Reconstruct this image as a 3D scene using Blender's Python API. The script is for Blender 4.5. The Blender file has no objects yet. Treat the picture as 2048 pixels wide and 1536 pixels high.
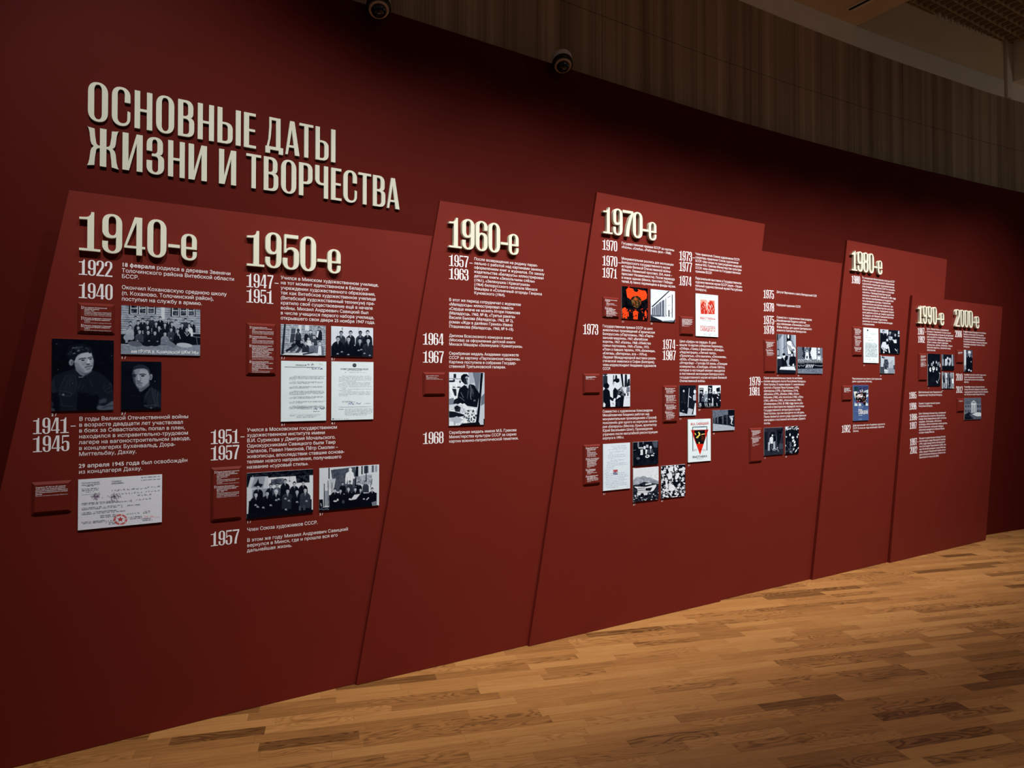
import bpy, bmesh, math, random
import numpy as np
from mathutils import Vector, Matrix
from mathutils.geometry import tessellate_polygon, delaunay_2d_cdt

SC = bpy.context.scene
COL = SC.collection

# ------------------------------------------------------------------ camera
FPX, CAMH, PITCH, HORIZON = 1356.0, 1.52, math.radians(0.75), 770.0
CX, CY = 1024.0, HORIZON - FPX * math.tan(PITCH)
cam_data = bpy.data.cameras.new('camera')
cam_data.sensor_fit = 'HORIZONTAL'
cam_data.sensor_width = 36.0
cam_data.lens = 36.0 * FPX / 2048.0
cam_data.shift_y = (CY - 768.0) / 2048.0
cam_data.clip_end = 60
cam = bpy.data.objects.new('camera', cam_data)
cam.location = (0, 0, CAMH)
cam.rotation_euler = (math.radians(90) + PITCH, 0, 0)
COL.objects.link(cam)
SC.camera = cam

# ------------------------------------------------------------------ world, exposure
SC.view_settings.view_transform = 'Standard'
SC.view_settings.look = 'None'
SC.view_settings.gamma = 1.0
SC.view_settings.use_curve_mapping = False
SC.view_settings.exposure = 0.14
world = bpy.data.worlds.new('hall_ambient')
SC.world = world
world.use_nodes = True
world.node_tree.nodes['Background'].inputs[0].default_value = (0.9, 0.95, 1.0, 1)
world.node_tree.nodes['Background'].inputs[1].default_value = 0.025

# ------------------------------------------------------------------ the display plane
# s runs along the display, g is the distance from its plane towards the room, z is height
AX = Vector((0.85726, 0.51488, 0.0))
NRM = Vector((0.51488, -0.85726, 0.0))
ORG = Vector((-0.7915, 3.4702, 0.0))
PHI = math.atan2(AX.y, AX.x)

def bend(s):                                   # the first board follows the room's gentle curve
    return 0.019 * s * s if s < 0 else 0.0

def W(s, z, g=0.0):
    return ORG + AX * s + NRM * g + Vector((0, 0, z))

def ray(px, py):
    a, b = (px - CX) / FPX, -(py - CY) / FPX
    return Vector((a, math.cos(PITCH) - b * math.sin(PITCH), math.sin(PITCH) + b * math.cos(PITCH)))

CAM = Vector((0, 0, CAMH))

def at(px, py, off=0.0, curve=bend):
    """(s, z) of the point of the display (off metres proud of it) seen in direction px, py."""
    r = ray(px, py)
    s = 0.0
    for _ in range(8):
        g = off + curve(s)
        t = ((ORG - CAM).dot(NRM) + g) / r.dot(NRM)
        p = CAM + r * t
        s = (p - ORG).dot(AX)
    return s, p.z

def at_height(px, py, z):
    r = ray(px, py)
    p = CAM + r * ((z - CAMH) / r.z)
    return (p - ORG).dot(AX), (p - ORG).dot(NRM)

WALL_KN = [(-6, -.02), (-4, -.09), (-1.5, -.115), (0, -.128), (1.3, -.17), (2.9, -.212), (3.85, -.2), (4.8, -.165),
           (5.6, -.118), (6.2, -.072), (6.57, -.05), (7.25, .012), (8.5, .2), (10, .55), (12, 1.15)]
_ks = np.array([k[0] for k in WALL_KN], float)
_kg = np.array([k[1] for k in WALL_KN], float)
_fine = np.linspace(-6, 12, 721)
_fg = np.interp(_fine, _ks, _kg)
_ker = np.hanning(41); _ker /= _ker.sum()
_fg = np.convolve(np.pad(_fg, 20, mode='edge'), _ker, mode='valid')

def wallg(s):
    return float(np.interp(s, _fine, _fg))

def wall_angle(s):
    return math.atan((wallg(s + .05) - wallg(s - .05)) / .1)

WALL_H = 3.57

# ------------------------------------------------------------------ lights: a track of spotlights in front of the display
def spot(s, g, z, ts, tz, power, angle, blend, col=(1, .985, .96), r=.035, tg=0.0):
    d = bpy.data.lights.new('track_spot', 'SPOT')
    d.energy, d.spot_size, d.spot_blend, d.color, d.shadow_soft_size = power, math.radians(angle), blend, col, r
    o = bpy.data.objects.new('track_spot', d)
    o.location = W(s, z, g)
    v = W(ts, tz, tg) - o.location
    o.rotation_euler = v.to_track_quat('-Z', 'Y').to_euler()
    COL.objects.link(o)
    return o

for _i in range(10):                                       # wall washers
    _s = .1 + .72 * _i
    _p = (230, 300, 350, 385, 400, 400, 390, 350, 310, 260)[_i]
    spot(_s, 2.0, 4.7, _s - .18, 1.42 - .02 * _i, _p * .83, 56, 1.0)
spot(-1.3, 2.0, 4.7, -.8, 1.8, 290, 62, 1.0)
for _s in (.6, 2.6, 4.6, 6.6):                             # added downlights that widen the light on the floor
    spot(_s, 3.3, 4.7, _s + .1, 0, 145, 66, 1.0, tg=3.0)
for _s, _g, _z, _p in ((7.6, 3.4, 3.7, 17), (1.5, 3.4, 4.5, 6)):      # added fill points that lift the ceiling end and dome cameras
    _d = bpy.data.lights.new('hall_fill', 'POINT'); _d.energy = _p; _d.color = (1, .86, .66); _d.shadow_soft_size = .15
    _o = bpy.data.objects.new('hall_fill', _d); _o.location = W(_s, _z, _g); COL.objects.link(_o)

# ------------------------------------------------------------------ materials
def srgb(c):
    return tuple((x / 12.92 if x <= .04045 else ((x + .055) / 1.055) ** 2.4) for x in c)

def mat(name, col, rough=.5, spec=.3, metal=0.0, bump=None):
    m = bpy.data.materials.new(name)
    m.use_nodes = True
    nt = m.node_tree
    b = nt.nodes['Principled BSDF']
    b.inputs['Base Color'].default_value = (*col, 1)
    b.inputs['Roughness'].default_value = rough
    b.inputs['Specular IOR Level'].default_value = spec
    b.inputs['Metallic'].default_value = metal
    if bump:
        tc = nt.nodes.new('ShaderNodeTexCoord')
        n = nt.nodes.new('ShaderNodeTexNoise')
        n.inputs['Scale'].default_value = bump[0]
        n.inputs['Detail'].default_value = 3
        bp = nt.nodes.new('ShaderNodeBump')
        bp.inputs['Strength'].default_value = bump[1]
        bp.inputs['Distance'].default_value = .002
        nt.links.new(tc.outputs['Object'], n.inputs['Vector'])
        nt.links.new(n.outputs['Fac'], bp.inputs['Height'])
        nt.links.new(bp.outputs['Normal'], b.inputs['Normal'])
        # a faint unevenness of the paint itself
        n2 = nt.nodes.new('ShaderNodeTexNoise')
        n2.inputs['Scale'].default_value = 3.0
        n2.inputs['Detail'].default_value = 5
        nt.links.new(tc.outputs['Object'], n2.inputs['Vector'])
        mx = nt.nodes.new('ShaderNodeMix'); mx.data_type = 'RGBA'
        mx.inputs['A'].default_value = (*[c * .93 for c in col], 1)
        mx.inputs['B'].default_value = (*[c * 1.07 for c in col], 1)
        nt.links.new(n2.outputs['Fac'], mx.inputs['Factor'])
        nt.links.new(mx.outputs['Result'], b.inputs['Base Color'])
    return m

M = {}
M['red'] = mat('red_paint', (.152, .0165, .0105), .5, .10, bump=(420, .07))
M['wallred'] = mat('deep_red_paint', (.082, .0075, .0048), .6, .04, bump=(420, .07))
M['stone'] = mat('stone_cream_relief', (.60, .60, .49), .5, .2, bump=(200, .1))
M['cream'] = mat('cream_relief', (.76, .76, .61), .5, .3, bump=(200, .1))
M['white'] = mat('white_print', (.86, .84, .86), .6, .2)
M['grey_print'] = mat('pale_print', (.62, .50, .50), .6, .2)
M['core'] = mat('white_core_board', (.62, .66, .70), .6, .3)
M['ink'] = mat('black_ink', (.03, .035, .05), .6, .2)
M['blueink'] = mat('blue_ink', (.03, .06, .25), .6, .2)
M['redink'] = mat('red_ink', (.55, .03, .02), .6, .2)
M['chalk'] = mat('white_handwriting', (.85, .9, .95), .6, .2)

def picture_material():
    m = bpy.data.materials.new('printed_picture')
    m.use_nodes = True
    nt = m.node_tree
    b = nt.nodes['Principled BSDF']
    a = nt.nodes.new('ShaderNodeAttribute'); a.attribute_name = 'print'
    nt.links.new(a.outputs['Color'], b.inputs['Base Color'])
    b.inputs['Roughness'].default_value = .4
    b.inputs['Specular IOR Level'].default_value = .04
    return m
M['pic'] = picture_material()

def wood_wall_material():
    m = bpy.data.materials.new('striped_wood_veneer'); m.use_nodes = True
    nt = m.node_tree; N = nt.nodes; L = nt.links
    b = N['Principled BSDF']
    uv = N.new('ShaderNodeUVMap')
    mp = N.new('ShaderNodeMapping'); mp.inputs['Scale'].default_value = (95, .2, 1)
    L.new(uv.outputs['UV'], mp.inputs['Vector'])
    n = N.new('ShaderNodeTexNoise'); n.inputs['Scale'].default_value = 1; n.inputs['Detail'].default_value = 4; n.inputs['Roughness'].default_value = .7
    L.new(mp.outputs['Vector'], n.inputs['Vector'])
    mp2 = N.new('ShaderNodeMapping'); mp2.inputs['Scale'].default_value = (9, .15, 1)
    L.new(uv.outputs['UV'], mp2.inputs['Vector'])
    n2 = N.new('ShaderNodeTexNoise'); n2.inputs['Scale'].default_value = 1; n2.inputs['Detail'].default_value = 2
    L.new(mp2.outputs['Vector'], n2.inputs['Vector'])
    ad = N.new('ShaderNodeMath'); ad.operation = 'ADD'
    L.new(n.outputs['Fac'], ad.inputs[0]); L.new(n2.outputs['Fac'], ad.inputs[1])
    r = N.new('ShaderNodeValToRGB')
    e = r.color_ramp.elements
    e[0].position, e[0].color = .62, (.15, .090, .050, 1)
    e[1].position, e[1].color = 1.32, (.50, .36, .24, 1)
    half = N.new('ShaderNodeMath'); half.operation = 'MULTIPLY'; half.inputs[1].default_value = 1.0
    L.new(ad.outputs[0], half.inputs[0])
    mr = N.new('ShaderNodeMapRange'); mr.inputs['From Min'].default_value = .72; mr.inputs['From Max'].default_value = 1.28
    L.new(half.outputs[0], mr.inputs['Value']); L.new(mr.outputs['Result'], r.inputs['Fac'])
    e[0].position, e[1].position = 0.0, 1.0
    L.new(r.outputs['Color'], b.inputs['Base Color'])
    b.inputs['Roughness'].default_value = .5
    return m
M['veneer'] = wood_wall_material()

def floor_material(ang, w, lmin, lmax):
    m = bpy.data.materials.new('oak_parquet'); m.use_nodes = True
    nt = m.node_tree; N = nt.nodes; L = nt.links
    b = N['Principled BSDF']
    def math_(op, a, c=None, d=None):
        k = N.new('ShaderNodeMath'); k.operation = op
        for i, v in enumerate((a, c, d)):
            if v is None: continue
            if isinstance(v, (int, float)): k.inputs[i].default_value = v
            else: L.new(v, k.inputs[i])
        return k.outputs[0]
    def white(x, y=None):
        k = N.new('ShaderNodeTexWhiteNoise')
        k.noise_dimensions = '2D'
        c = N.new('ShaderNodeCombineXYZ'); L.new(x, c.inputs[0])
        if y is not None: L.new(y, c.inputs[1])
        L.new(c.outputs[0], k.inputs['Vector'])
        return k
    geo = N.new('ShaderNodeNewGeometry')
    mp = N.new('ShaderNodeMapping'); mp.inputs['Rotation'].default_value = (0, 0, -ang)
    L.new(geo.outputs['Position'], mp.inputs['Vector'])
    sep = N.new('ShaderNodeSeparateXYZ'); L.new(mp.outputs['Vector'], sep.inputs[0])
    u, v = sep.outputs[0], sep.outputs[1]
    vr = math_('DIVIDE', v, w)
    row = math_('FLOOR', vr)
    fv = math_('FRACT', vr)
    rw = white(row)
    rsep = N.new('ShaderNodeSeparateColor'); L.new(rw.outputs['Color'], rsep.inputs[0])
    ln = math_('MULTIPLY_ADD', rsep.outputs[0], lmax - lmin, lmin)
    uu = math_('ADD', math_('DIVIDE', u, ln), math_('MULTIPLY', rsep.outputs[1], 17.3))
    idx = math_('FLOOR', uu)
    fu = math_('FRACT', uu)
    idn = white(row, idx)
    isep = N.new('ShaderNodeSeparateColor'); L.new(idn.outputs['Color'], isep.inputs[0])
    # grain coordinates, shifted for every stave
    c = N.new('ShaderNodeCombineXYZ')
    L.new(math_('MULTIPLY_ADD', isep.outputs[0], 31.0, u), c.inputs[0])
    L.new(math_('MULTIPLY_ADD', isep.outputs[1], 19.0, v), c.inputs[1])
    L.new(math_('MULTIPLY', isep.outputs[2], 7.0), c.inputs[2])
    g1 = N.new('ShaderNodeMapping'); g1.inputs['Scale'].default_value = (5, 70, 1); L.new(c.outputs[0], g1.inputs['Vector'])
    n1 = N.new('ShaderNodeTexNoise'); n1.inputs['Scale'].default_value = 1; n1.inputs['Detail'].default_value = 6; n1.inputs['Roughness'].default_value = .7
    L.new(g1.outputs[0], n1.inputs['Vector'])
    # cathedral figure on some staves
    g2 = N.new('ShaderNodeMapping'); g2.inputs['Scale'].default_value = (2.6, 13, 1); L.new(c.outputs[0], g2.inputs['Vector'])
    n2 = N.new('ShaderNodeTexNoise'); n2.inputs['Scale'].default_value = 1; n2.inputs['Detail'].default_value = 1.5; n2.inputs['Roughness'].default_value = .45
    L.new(g2.outputs[0], n2.inputs['Vector'])
    rings = math_('SINE', math_('MULTIPLY', n2.outputs['Fac'], 95.0))
    rings = math_('POWER', math_('MULTIPLY_ADD', rings, .5, .5), 2.2)
    figured = math_('GREATER_THAN', isep.outputs[2], .66)
    fig = math_('MULTIPLY', rings, math_('MULTIPLY_ADD', figured, .22, .035))
    tone = math_('MULTIPLY_ADD', isep.outputs[0], .36, .25)
    dark = math_('MULTIPLY', math_('GREATER_THAN', isep.outputs[1], .90), .24)
    t = math_('SUBTRACT', math_('ADD', tone, math_('MULTIPLY_ADD', n1.outputs['Fac'], .75, -.30)), math_('ADD', fig, dark))
    r = N.new('ShaderNodeValToRGB')
    e = r.color_ramp.elements
    e[0].position, e[0].color = 0.0, (.10, .038, .009, 1)
    e[1].position, e[1].color = 1.0, (.52, .262, .086, 1)
    k = r.color_ramp.elements.new(.45); k.color = (.345, .148, .042, 1)
    L.new(t, r.inputs['Fac'])
    # joints
    ev = math_('MINIMUM', fv, math_('SUBTRACT', 1.0, fv))
    eu = math_('MULTIPLY', math_('MINIMUM', fu, math_('SUBTRACT', 1.0, fu)), math_('DIVIDE', ln, w))
    joint = math_('LESS_THAN', math_('MINIMUM', ev, eu), .012)
    mx = N.new('ShaderNodeMix'); mx.data_type = 'RGBA'
    L.new(math_('MULTIPLY', joint, .45), mx.inputs['Factor'])
    L.new(r.outputs['Color'], mx.inputs['A']); mx.inputs['B'].default_value = (.10, .045, .015, 1)
    L.new(mx.outputs['Result'], b.inputs['Base Color'])
    b.inputs['Roughness'].default_value = .48
    b.inputs['Specular IOR Level'].default_value = .3
    bp = N.new('ShaderNodeBump'); bp.inputs['Strength'].default_value = .12; bp.inputs['Distance'].default_value = .002
    L.new(n1.outputs['Fac'], bp.inputs['Height']); L.new(bp.outputs['Normal'], b.inputs['Normal'])
    return m

# ------------------------------------------------------------------ object helpers
def link_mesh(name, verts, faces, material, parent=None, loc=None, rz=0.0, smooth=False):
    me = bpy.data.meshes.new(name)
    me.from_pydata([tuple(v) for v in verts], [], faces)
    if material: me.materials.append(material)
    if smooth:
        for p in me.polygons: p.use_smooth = True
    me.update()
    o = bpy.data.objects.new(name, me)
    COL.objects.link(o)
    if parent is not None: o.parent = parent
    if loc is not None:
        o.location = loc
        o.rotation_euler = (0, 0, rz)
    return o

def empty(name, loc, rz=PHI):
    o = bpy.data.objects.new(name, None)
    o.empty_display_size = .1
    o.location = loc
    o.rotation_euler = (0, 0, rz)
    COL.objects.link(o)
    return o

def tag(o, label, cat, group=None):
    o['label'] = label
    o['category'] = cat
    if group: o['group'] = group
    return o

def structure(o):
    o['kind'] = 'structure'
    return o

class Frame:
    """A thing standing on the display: panel coordinates (s, g, z) turn into its local ones."""
    def __init__(self, name, s, z, off, curve=bend):
        self.s, self.z, self.curve = s, z, curve
        self.g0 = curve(s) + off
        self.off = off
        self.root = empty(name, W(s, z, self.g0))
    def loc(self, s, z, d):                    # d: distance in front of the thing's own back plane
        return (s - self.s, -(self.curve(s) - self.curve(self.s) + d), z - self.z)
    def mesh(self, name, pts, faces, material):
        return link_mesh(name, [self.loc(*p) for p in pts], faces, material, self.root)

def prism(poly, d0, d1, holes=(), n=1):
    """Front (d1), back (d0) and sides of a polygon with holes, as panel-coordinate points and faces."""
    loops = [list(poly)] + [list(h) for h in holes]
    flat = [p for l in loops for p in l]
    tris = tessellate_polygon([[Vector((x, y, 0)) for x, y in l] for l in loops])
    k = len(flat)
    pts = [(x, y, d1) for x, y in flat] + [(x, y, d0) for x, y in flat]
    faces = []
    for a, b, c in tris:
        (x0, y0), (x1, y1), (x2, y2) = flat[a], flat[b], flat[c]
        area = (x1 - x0) * (y2 - y0) - (x2 - x0) * (y1 - y0)
        if abs(area) < 1e-14: continue
        f = (a, b, c) if area > 0 else (a, c, b)
        faces.append(f)
        if d1 > d0: faces.append((f[0] + k, f[2] + k, f[1] + k))
    if d1 > d0:
        i0 = 0
        for li, l in enumerate(loops):
            m = len(l)
            ar = sum(l[i][0] * l[(i + 1) % m][1] - l[(i + 1) % m][0] * l[i][1] for i in range(m))
            ccw = (ar > 0) == (li == 0)
            for i in range(m):
                a, b = i0 + i, i0 + (i + 1) % m
                faces.append((a, a + k, b + k, b) if ccw else (b, b + k, a + k, a))
            i0 += m
    else:
        pts = pts[:k]
    return pts, faces

# ------------------------------------------------------------------ display lettering
def path(txt):
    """'x,y' corner; 'vx,y' / 'hx,y' quarter curve that starts vertical / horizontal."""
    out = []
    for tok in txt.split():
        m = tok[0] if tok[0] in 'vh' else ''
        x, y = (float(t) for t in tok[len(m):].split(','))
        if not m:
            out.append((x, y)); continue
        x0, y0 = out[-1]
        e = 2 / 2.25
        for i in range(1, 8):
            a = math.pi / 2 * i / 7
            c, s_ = math.cos(a) ** e if i < 7 else 0.0, math.sin(a) ** e
            if m == 'v': out.append((x + (x0 - x) * c, y0 + (y - y0) * s_))
            else: out.append((x0 + (x - x0) * s_, y + (y0 - y) * c))
    return out

O_OUT = '0,.74 v.21,1.01 h.42,.74 .42,.26 v.21,-.01 h0,.26'
O_IN = '.13,.80 v.21,.95 h.29,.80 .29,.20 v.21,.05 h.13,.20'
SIX = ('.42,.70 .42,.80 v.21,1.01 h0,.76 0,.24 v.21,-.01 h.42,.22 .42,.42 v.24,.615 h.13,.565 .13,.82 v.21,.955 h.30,.82 .30,.70',
       '.13,.40 v.205,.545 h.29,.42 .29,.18 v.21,.045 h.13,.18')
def _flip(t):
    o = []
    for tok in t.split():
        m = tok[0] if tok[0] in 'vh' else ''
        x, y = (float(q) for q in tok[len(m):].split(','))
        o.append('%s%.4f,%.4f' % (m, .42 - x, 1 - y))
    return ' '.join(o)
def _mir(t, w):
    o = []
    for tok in t.split():
        m = tok[0] if tok[0] in 'vh' else ''
        x, y = (float(q) for q in tok[len(m):].split(','))
        o.append('%s%.4f,%.4f' % (m, w - x, y))
    return ' '.join(o)
ARM = '0,1.02 .02,.99 .155,.97 .165,.80 .185,.66 v.27,.535 .27,.475 h.185,.36 .165,.20 .155,.01 0,-.02 .025,.03 .05,.15 .07,.36 .09,.44 .14,.505 .09,.56 .07,.64 .05,.85 .03,.95'
GLYPH = {  # width, list of (outline, hole, hole ...)
 '0': (.42, [(O_OUT, O_IN)]), 'О': (.42, [(O_OUT, O_IN)]),
 '1': (.46, [('0,.79 0,.845 .10,.855 h.255,1.0 .32,1.0 .32,.06 .46,.06 .46,0 0,0 0,.06 .175,.06 .175,.80',)]),
 '2': (.43, [('0,.68 0,.80 v.21,1.01 h.42,.78 .42,.68 .40,.58 .14,.09 .43,.09 .43,0 0,0 0,.06 .27,.58 .29,.68 .29,.82 v.21,.955 h.12,.83 .12,.68',)]),
 '3': (.41, [('0,.66 0,.80 v.2,1.01 h.39,.82 .39,.66 v.28,.525 h.41,.39 .41,.22 v.2,-.01 h0,.2 0,.34 .12,.34 .12,.17 v.2,.045 h.28,.17 .28,.38 v.2,.49 .11,.49 .11,.55 .18,.55 h.26,.67 .26,.83 v.19,.955 h.12,.84 .12,.66',)]),
 '4': (.47, [('.23,1 .40,1 .40,.235 .47,.235 .47,.175 .40,.175 .40,0 .27,0 .27,.175 0,.175 0,.225', '.27,.235 .055,.235 .27,.86')]),
 '5': (.42, [('.04,1 .40,1 .40,.90 .09,.90 .085,.57 .11,.60 .16,.63 .24,.64 h.42,.44 .42,.22 v.21,-.01 h0,.2 0,.32 .12,.32 .12,.17 v.21,.045 h.29,.17 .29,.45 v.2,.575 .13,.55 .085,.47 .035,.47',)]),
 '6': (.42, [SIX]), '9': (.42, [(_flip(SIX[0]), _flip(SIX[1]))]),
 '7': (.43, [('0,1 .43,1 .43,.90 .36,.68 .30,.42 .265,.18 .255,0 .115,0 .13,.20 .17,.42 .245,.68 .345,.905 0,.895',)]),
 '8': (.42, [('.045,.525 .01,.60 .01,.78 v.21,1.01 h.41,.78 .41,.60 .375,.525 .42,.42 .42,.22 v.21,-.01 h0,.22 0,.42', '.135,.70 .135,.82 v.21,.955 h.285,.82 .285,.68 v.21,.555 h.135,.68', '.13,.36 v.21,.495 h.29,.36 .29,.18 v.21,.045 h.13,.18')]),
 'е': (.39, [('.39,.30 .12,.30 .12,.15 v.2,.045 h.29,.14 .29,.235 .39,.235 .39,.17 v.2,-.01 h0,.18 0,.52 v.2,.715 h.39,.52', '.12,.355 .27,.355 .27,.55 v.195,.665 h.12,.55')]),
 'С': (.42, [('.42,.62 .42,.78 v.21,1.01 h0,.75 0,.25 v.21,-.01 h.42,.22 .42,.38 .355,.40 .35,.19 v.235,.06 h.13,.21 .13,.80 v.21,.945 h.29,.82 .29,.62',)]),
 'Н': (.42, [('0,0 0,1 .13,1 .13,.53 .29,.53 .29,1 .42,1 .42,0 .29,0 .29,.46 .13,.46 .13,0',)]),
 'В': (.41, [('0,0 0,1 .2,1 h.385,.80 .385,.66 v.29,.525 h.41,.38 .41,.2 v.22,0', '.13,.56 .17,.56 h.255,.66 .255,.82 v.17,.93 .13,.93', '.13,.065 .18,.065 h.28,.18 .28,.38 v.18,.49 .13,.49')]),
 'Ы': (.60, [('0,0 0,1 .125,1 .125,.60 .2,.60 h.39,.42 .39,.19 v.2,0', '.125,.065 .18,.065 h.265,.17 .265,.42 v.18,.54 .125,.54'), ('.47,0 .47,1 .60,1 .60,0',)]),
 'Е': (.38, [('0,0 0,1 .37,1 .37,.92 .16,.92 .16,.54 .35,.54 .35,.47 .16,.47 .16,.075 .38,.075 .38,0',)]),
 'Д': (.52, [('.11,1 .44,1 .44,.145 .52,.145 .52,-.05 .39,-.05 .39,.055 .135,.055 .135,-.05 0,-.05 0,.145 .04,.145 .085,.35 .11,.70', '.175,.92 .31,.92 .31,.145 .10,.145 .15,.40 .175,.70')]),
 'А': (.42, [('.135,1 .265,1 .42,0 .285,0 .258,.215 .105,.215 .07,0 0,0', '.118,.28 .247,.28 .185,.75')]),
 'Т': (.44, [('0,1 .44,1 .44,.925 .285,.925 .285,0 .155,0 .155,.925 0,.925',)]),
 'Ж': (.68, [(ARM,), ('.27,0 .27,1 .41,1 .41,0',), (_mir(ARM, .68),)]),
 'И': (.44, [('0,0 0,1 .13,1 .13,.24 .305,1 .44,1 .44,0 .31,0 .31,.76 .145,0',)]),
 'З': (.41, [('0,.62 0,.80 v.2,1.01 h.38,.82 .38,.66 v.28,.525 h.41,.39 .41,.22 v.2,-.01 h0,.2 0,.36 .13,.36 .13,.17 v.2,.05 h.27,.17 .27,.38 v.2,.485 .12,.485 .12,.555 .18,.555 h.25,.67 .25,.83 v.19,.945 h.13,.84 .13,.62',)]),
 'Р': (.40, [('0,0 0,1 .2,1 h.40,.80 .40,.54 v.2,.36 .13,.36 .13,0', '.13,.43 .18,.43 h.27,.54 .27,.81 v.18,.93 .13,.93')]),
 'Ч': (.40, [('0,1 .13,1 .13,.57 v.2,.47 .27,.47 .27,1 .40,1 .40,0 .27,0 .27,.40 .19,.40 h0,.58',)]),
 '-': (.26, [('0,.30 0,.385 .26,.385 .26,.30',)]),
}
GLYPH['–'] = (.30, [('0,.405 0,.455 .30,.455 .30,.405',)])

def glyph_mesh(ch, s0, s1, z0, z1, d0, d1):
    w, shapes = GLYPH[ch]
    kx, kz = (s1 - s0) / w, z1 - z0
    P, F = [], []
    for sh in shapes:
        loops = [[(s0 + x * kx, z0 + y * kz) for x, y in path(t)] for t in sh]
        p, f = prism(loops[0], d0, d1, loops[1:])
        k = len(P)
        P += p
        F += [tuple(i + k for i in q) for q in f]
    return P, F

# ------------------------------------------------------------------ small lettering (the built-in font, cut into meshes)
_cv = bpy.data.curves.new('lettering', 'FONT')
_cv.resolution_u = 2
_co = bpy.data.objects.new('lettering', _cv)
COL.objects.link(_co)
WEIGHT = {'n': .006, 'b': .022}
_gc, _wc = {}, {}

def glyph_outline(ch, weight):
    """Filled outline of one character of the built-in font: points, triangles."""
    key = (ch, weight)
    if key in _gc: return _gc[key]
    _cv.body = ch
    dg = bpy.context.evaluated_depsgraph_get()
    ev = _co.evaluated_get(dg)
    cu = ev.to_curve(dg)
    loops = []
    for sp in cu.splines:
        P, bp = [], sp.bezier_points
        for i in range(len(bp)):
            q, r = bp[i], bp[(i + 1) % len(bp)]
            p0, p1, p2, p3 = q.co.xy, q.handle_right.xy, r.handle_left.xy, r.co.xy
            flat = abs((p1 - p0).cross(p3 - p0)) + abs((p2 - p0).cross(p3 - p0)) < 1e-5
            n = 1 if flat else 3
            for k in range(n):
                s = k / n; u = 1 - s
                v = p0 * u ** 3 + p1 * (3 * u * u * s) + p2 * (3 * u * s * s) + p3 * s ** 3
                if not P or (v - P[-1]).length > 1e-5: P.append(v)
        if len(P) > 1 and (P[0] - P[-1]).length < 1e-5: P.pop()
        if len(P) > 2: loops.append(P)
    ev.to_curve_clear()
    d = WEIGHT[weight]
    fat = []
    if loops:
        big = max(loops, key=lambda P: abs(sum(P[i].cross(P[(i + 1) % len(P)]) for i in range(len(P)))))
        sgn = 1 if sum(big[i].cross(big[(i + 1) % len(big)]) for i in range(len(big))) > 0 else -1
        for P in loops:                                        # embolden: push every outline outwards
            n, Q = len(P), []
            for i in range(n):
                e0, e1 = (P[i] - P[i - 1]).normalized(), (P[(i + 1) % n] - P[i]).normalized()
                m = Vector((e0.y + e1.y, -e0.x - e1.x)) * sgn
                l = m.length
                k = d * 2 / max(l, .9) if l > 1e-6 else 0
                Q.append(P[i] + (m.normalized() * k if l > 1e-6 else m))
            fat.append(Q)
    V, F = [], []
    if fat:
        pts, edg = [], []
        for Q in fat:
            k = len(pts); pts += Q
            edg += [(k + i, k + (i + 1) % len(Q)) for i in range(len(Q))]
        r = delaunay_2d_cdt(pts, edg, [], 0, 1e-6)
        V = [(v.x, v.y) for v in r[0]]
        for f in r[2]:
            (ax, ay), (bx, by), (cx, cy) = (V[i] for i in f[:3])
            gx, gy = (ax + bx + cx) / 3, (ay + by + cy) / 3
            w = 0
            for Q in fat:
                n = len(Q)
                for i in range(n):
                    p, q = Q[i], Q[(i + 1) % n]
                    if (p.y > gy) != (q.y > gy) and gx < (q.x - p.x) * (gy - p.y) / (q.y - p.y) + p.x:
                        w += 1 if q.y > p.y else -1
            if w:
                area = (bx - ax) * (cy - ay) - (cx - ax) * (by - ay)
                F.append(tuple(f[:3]) if area > 0 else (f[0], f[2], f[1]))
    _gc[key] = (V, F)
    return _gc[key]

def positions(txt):
    """Pen position of every character (with the font's own spacing)."""
    if txt not in _wc:
        xs = []
        for ch in dict.fromkeys(txt):
            if ch not in _wc.setdefault('#', {}):
                dims = []
                for s in ('|' + ch + '|', '||'):
                    _cv.body = s
                    dg = bpy.context.evaluated_depsgraph_get()
                    ev = _co.evaluated_get(dg)
                    bb = ev.bound_box
                    dims.append(max(c[0] for c in bb) - min(c[0] for c in bb))
                _wc['#'][ch] = dims[0] - dims[1]
        x = 0.0
        for ch in txt:
            xs.append(x); x += _wc['#'][ch]
        _wc[txt] = (xs, x)
    return _wc[txt]

def text_raw(txt, weight='n'):
    xs, adv = positions(txt)
    track = .03 if weight == 'b' else .0
    V, F = [], []
    for i, (ch, x) in enumerate(zip(txt, xs)):
        if ch == ' ': continue
        v, f = glyph_outline(ch, weight)
        k = len(V)
        V += [(a + x + i * track, b) for a, b in v]
        F += [tuple(j + k for j in q) for q in f]
    return V, F, adv + track * len(txt)

def text_line(txt):
    """A line with *bold* runs."""
    V, F, x = [], [], 0.0
    for i, run in enumerate(txt.split('*')):
        if not run: continue
        w = 'b' if i % 2 else 'n'
        lead = len(run) - len(run.lstrip(' '))
        x += .26 * lead
        v, f, adv = text_raw(run.strip(), w)
        k = len(V)
        V += [(a + x, b) for a, b in v]
        F += [tuple(j + k for j in q) for q in f]
        x += adv + .26 * (len(run) - len(run.rstrip(' ')))
    return V, F, x

def drop_lettering():
    bpy.data.objects.remove(_co)
    bpy.data.curves.remove(_cv)

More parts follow.
